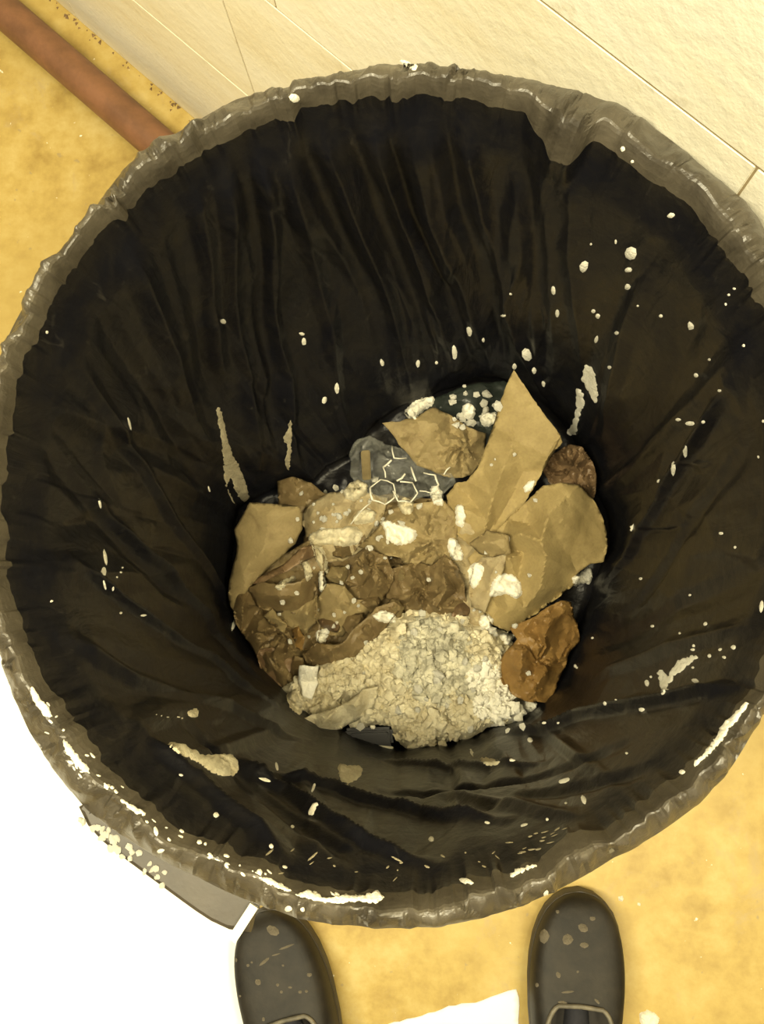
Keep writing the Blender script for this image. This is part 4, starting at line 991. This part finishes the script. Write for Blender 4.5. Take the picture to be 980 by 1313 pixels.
# ------------------------------------------------------------------ clogs and the person wearing them
def clog(toe_px, heel_px, label, mirror):
    T = P(*toe_px, .045)[:2]; H = P(*heel_px, .045)[:2]
    ax = (H - T) / np.linalg.norm(H - T); sd = np.array([-ax[1], ax[0]])       # ax points toe -> heel
    L = .295
    def W(l, s, z): p = T + ax * l + sd * s; return (p[0], p[1], z)
    OP = .118                                       # where the opening starts behind the instep
    ls = np.r_[0, .004, .012, .024, .04, .06, .085, .10, .11, OP, .1195, .122, .126, .132, .14, .15, .17, .20, .23, .255, .275, .288, .295]
    hw = np.interp(ls, [0, .004, .012, .024, .04, .06, .085, .11, .15, .2, .25, .275, .288, .295], [.001, .019, .031, .0415, .049, .0545, .0575, .0575, .054, .047, .043, .037, .026, .008])
    cen = np.interp(ls, [0, .06, .15, .295], [0.004, .002, 0, 0]) * mirror
    tp = np.interp(ls, [0, .004, .012, .04, .085, .13, .15, .17, .2, .295], [.026, .040, .048, .056, .066, .080, .084, .080, .075, .085])
    root = empty('clog', (*(T + ax * .15), 0)); tag(root, label, 'clog', 'clogs on the photographer\'s feet')
    # sole
    bm = bmesh.new(); rings = []
    out = [(l, c + w) for l, w, c in zip(ls, hw, cen)] + [(l, c - w) for l, w, c in zip(ls[::-1], hw[::-1], cen[::-1])]
    for z, k in ((.0, .93), (.006, 1.0), (.024, 1.02), (.028, 1.0)):
        rings.append([bm.verts.new(W(.15 + (l - .15) * (k if k < 1 else 1 + (k - 1) * .5), s * k, z)) for l, s in out])
    m = len(out)
    for a, b in zip(rings, rings[1:]):
        for i in range(m): bm.faces.new((a[i], a[(i + 1) % m], b[(i + 1) % m], b[i]))
    bm.faces.new(rings[0]); bm.faces.new(rings[-1][::-1]); bmesh.ops.recalc_face_normals(bm, faces=bm.faces[:])
    V, Fc = bm_arrays(bm); bm.free(); mk('sole', V, Fc, M_sole, root, angle=50)
    # upper: arches from side to side, open on top behind the instep
    n = 24; V = []; Fc = []; edge_l = []; edge_r = []
    for i, (l, w, c, t) in enumerate(zip(ls, hw, cen, tp)):
        op = 0.0 if l <= OP + .0005 else min(1, (l - OP) / .04) ** .5
        for k in range(n + 1):
            u = -1 + 2 * k / n
            if op > 0:
                gap = .36 * op if l < .28 else .36
                sgn = 1 if u >= 0 else -1
                u = sgn * (gap + (1 - gap) * abs(u))
            s = np.sign(u) * w * (1 - (1 - abs(u)) ** 2.1) ** (.62) if abs(u) < 1 else u * w
            z = .024 + (t - .024) * (1 - abs(u) ** 2.6) ** .62
            V.append(W(l, c + s, z))
        if i:
            for k in range(n):
                if op > 0 and k in (n // 2 - 1, n // 2) and l > OP + .0005: continue
                a = (i - 1) * (n + 1) + k; Fc.append((a, a + n + 1, a + n + 2, a + 1))
        if op > 0: edge_l.append(V[-(n + 1) + n // 2 - 1]); edge_r.append(V[-(n + 1) + n // 2 + 1])
        elif l > OP - .001: edge_l.append(V[-(n + 1) + n // 2])
    o = mk('upper', V, Fc, M_shoe, root, angle=60); solid(o, .003)
    sub = o.modifiers.new('smooth', 'SUBSURF'); sub.levels = 1; sub.render_levels = 1
    bvhs['shoe'] = bvh_of(V, Fc)
    V, Fc = tube([Vector(p) + Vector((0, 0, .001)) for p in edge_l[:1] + edge_r[:-1]][::-1] + [Vector(p) + Vector((0, 0, .001)) for p in edge_l[1:-1]], .0028, 8)
    mk('collar', V, Fc, M_collar, root)
    return root, T, ax, sd
def splat(root, pts_, mat):
    for x, y, rx, ry, ro in pts_:
        h = cast('shoe', x, y)
        if h: dot('shoe', x, y, rx, ry, mat, root, ro, .2, 'plaster_spot')
left, LT, Lax, Lsd = clog((337, 1172), (372, 1300), 'dark grey clog with plaster spots at the left, toe partly under the can rim', -1)
splat(left, [(350, 1193, 9, 6, .4), (368, 1214, 10, 1.6, -.35), (339, 1233, 8, 2, -.7), (354, 1224, 6, 1, -.3), (331, 1259, 4, 4, 0), (356, 1263, 2, 2, 0), (361, 1272, 2, 2, 0), (318, 1238, 2, 2, 0), (397, 1250, 3.4, 2.6, 0), (323, 1234, 1.5, 1.5, 0), (308, 1277, 1.6, 1.6, 0),
             (385, 1272, 2.4, 2, 0), (393, 1271, 2.2, 2, 0), (372, 1266, 2.6, 1.6, 0), (338, 1307, 2, 2.6, 0), (363, 1238, 1.6, 1.6, 0), (303, 1231, 1.6, 2.6, 0)], M_spot)
right, RT, Rax, Rsd = clog((744, 1148), (738, 1300), 'dark grey clog with a pale round spot near the toe, at the right', 1)
splat(right, [(698, 1200, 6.5, 10, 0), (750, 1212, 6, 3.5, 0), (748, 1190, 7, 5, .5), (728, 1205, 7, 7, 0), (716, 1250, 3, 4.4, -.4), (689, 1263, 2.6, 3, 0), (715, 1169, 2.4, 2.4, 0), (722, 1286, 6, 2.6, .2), (728, 1272, 9, 1.5, -.1), (766, 1284, 5, 1.8, .8), (741, 1246, 1.8, 2, 0), (760, 1178, 4, 3, 0)], M_spot)
# person: dark trousers from waist to ankle, socks inside the clogs
bm = bmesh.new()
skel = {}
def jv(n, p): skel[n] = bm.verts.new(p)
def on(T, ax, l, z): p = T + ax * l; return (p[0], p[1], z)
hipc = (LT + Lax * .235 + RT + Rax * .235) / 2
jv('pelvis', (hipc[0], hipc[1] - .10, .95)); jv('waist', (hipc[0], hipc[1] - .10, 1.04))
rad = {'pelvis': (.15, .12), 'waist': (.15, .11)}
for nm, T, ax, sx in (('l', LT, Lax, -1), ('r', RT, Rax, 1)):
    jv(nm + 'hip', (hipc[0] + sx * .10, hipc[1] - .10, .88)); rad[nm + 'hip'] = (.095, .10)
    k = on(T, ax, .235, .48); jv(nm + 'knee', ((k[0] * .6 + (hipc[0] + sx * .10) * .4), k[1] - .03, .50)); rad[nm + 'knee'] = (.065, .07)
    jv(nm + 'calf', (k[0], k[1] - .02, .32)); rad[nm + 'calf'] = (.055, .06)
    jv(nm + 'ankle', on(T, ax, .228, .105)); rad[nm + 'ankle'] = (.030, .036)
    jv(nm + 'instep', on(T, ax, .190, .062)); rad[nm + 'instep'] = (.026, .022)
    jv(nm + 'ball', on(T, ax, .10, .046)); rad[nm + 'ball'] = (.026, .012)
    for a, b in (('pelvis', nm + 'hip'), (nm + 'hip', nm + 'knee'), (nm + 'knee', nm + 'calf'), (nm + 'calf', nm + 'ankle'), (nm + 'ankle', nm + 'instep'), (nm + 'instep', nm + 'ball')):
        bm.edges.new((skel[a], skel[b]))
bm.edges.new((skel['pelvis'], skel['waist']))
bm.verts.index_update(); idx = {n: v.index for n, v in skel.items()}
pm = bpy.data.meshes.new('person'); bm.to_mesh(pm); bm.free(); pm.materials.append(M_sock)
person = new_obj('person', pm)
sk = person.modifiers.new('skin', 'SKIN')
sv = pm.skin_vertices[0].data if pm.skin_vertices else None
if sv is None:
    bpy.context.view_layer.objects.active = person
    bmm = bmesh.new(); bmm.from_mesh(pm); bmm.verts.layers.skin.verify(); bmm.to_mesh(pm); bmm.free(); sv = pm.skin_vertices[0].data
for n, i in idx.items():
    sv[i].radius = rad[n]; sv[i].use_root = (n == 'pelvis')
sk.use_smooth_shade = True
sb = person.modifiers.new('smooth', 'SUBSURF'); sb.levels = 2; sb.render_levels = 2
tag(person, 'person in dark socks and trousers standing in the two clogs', 'person')
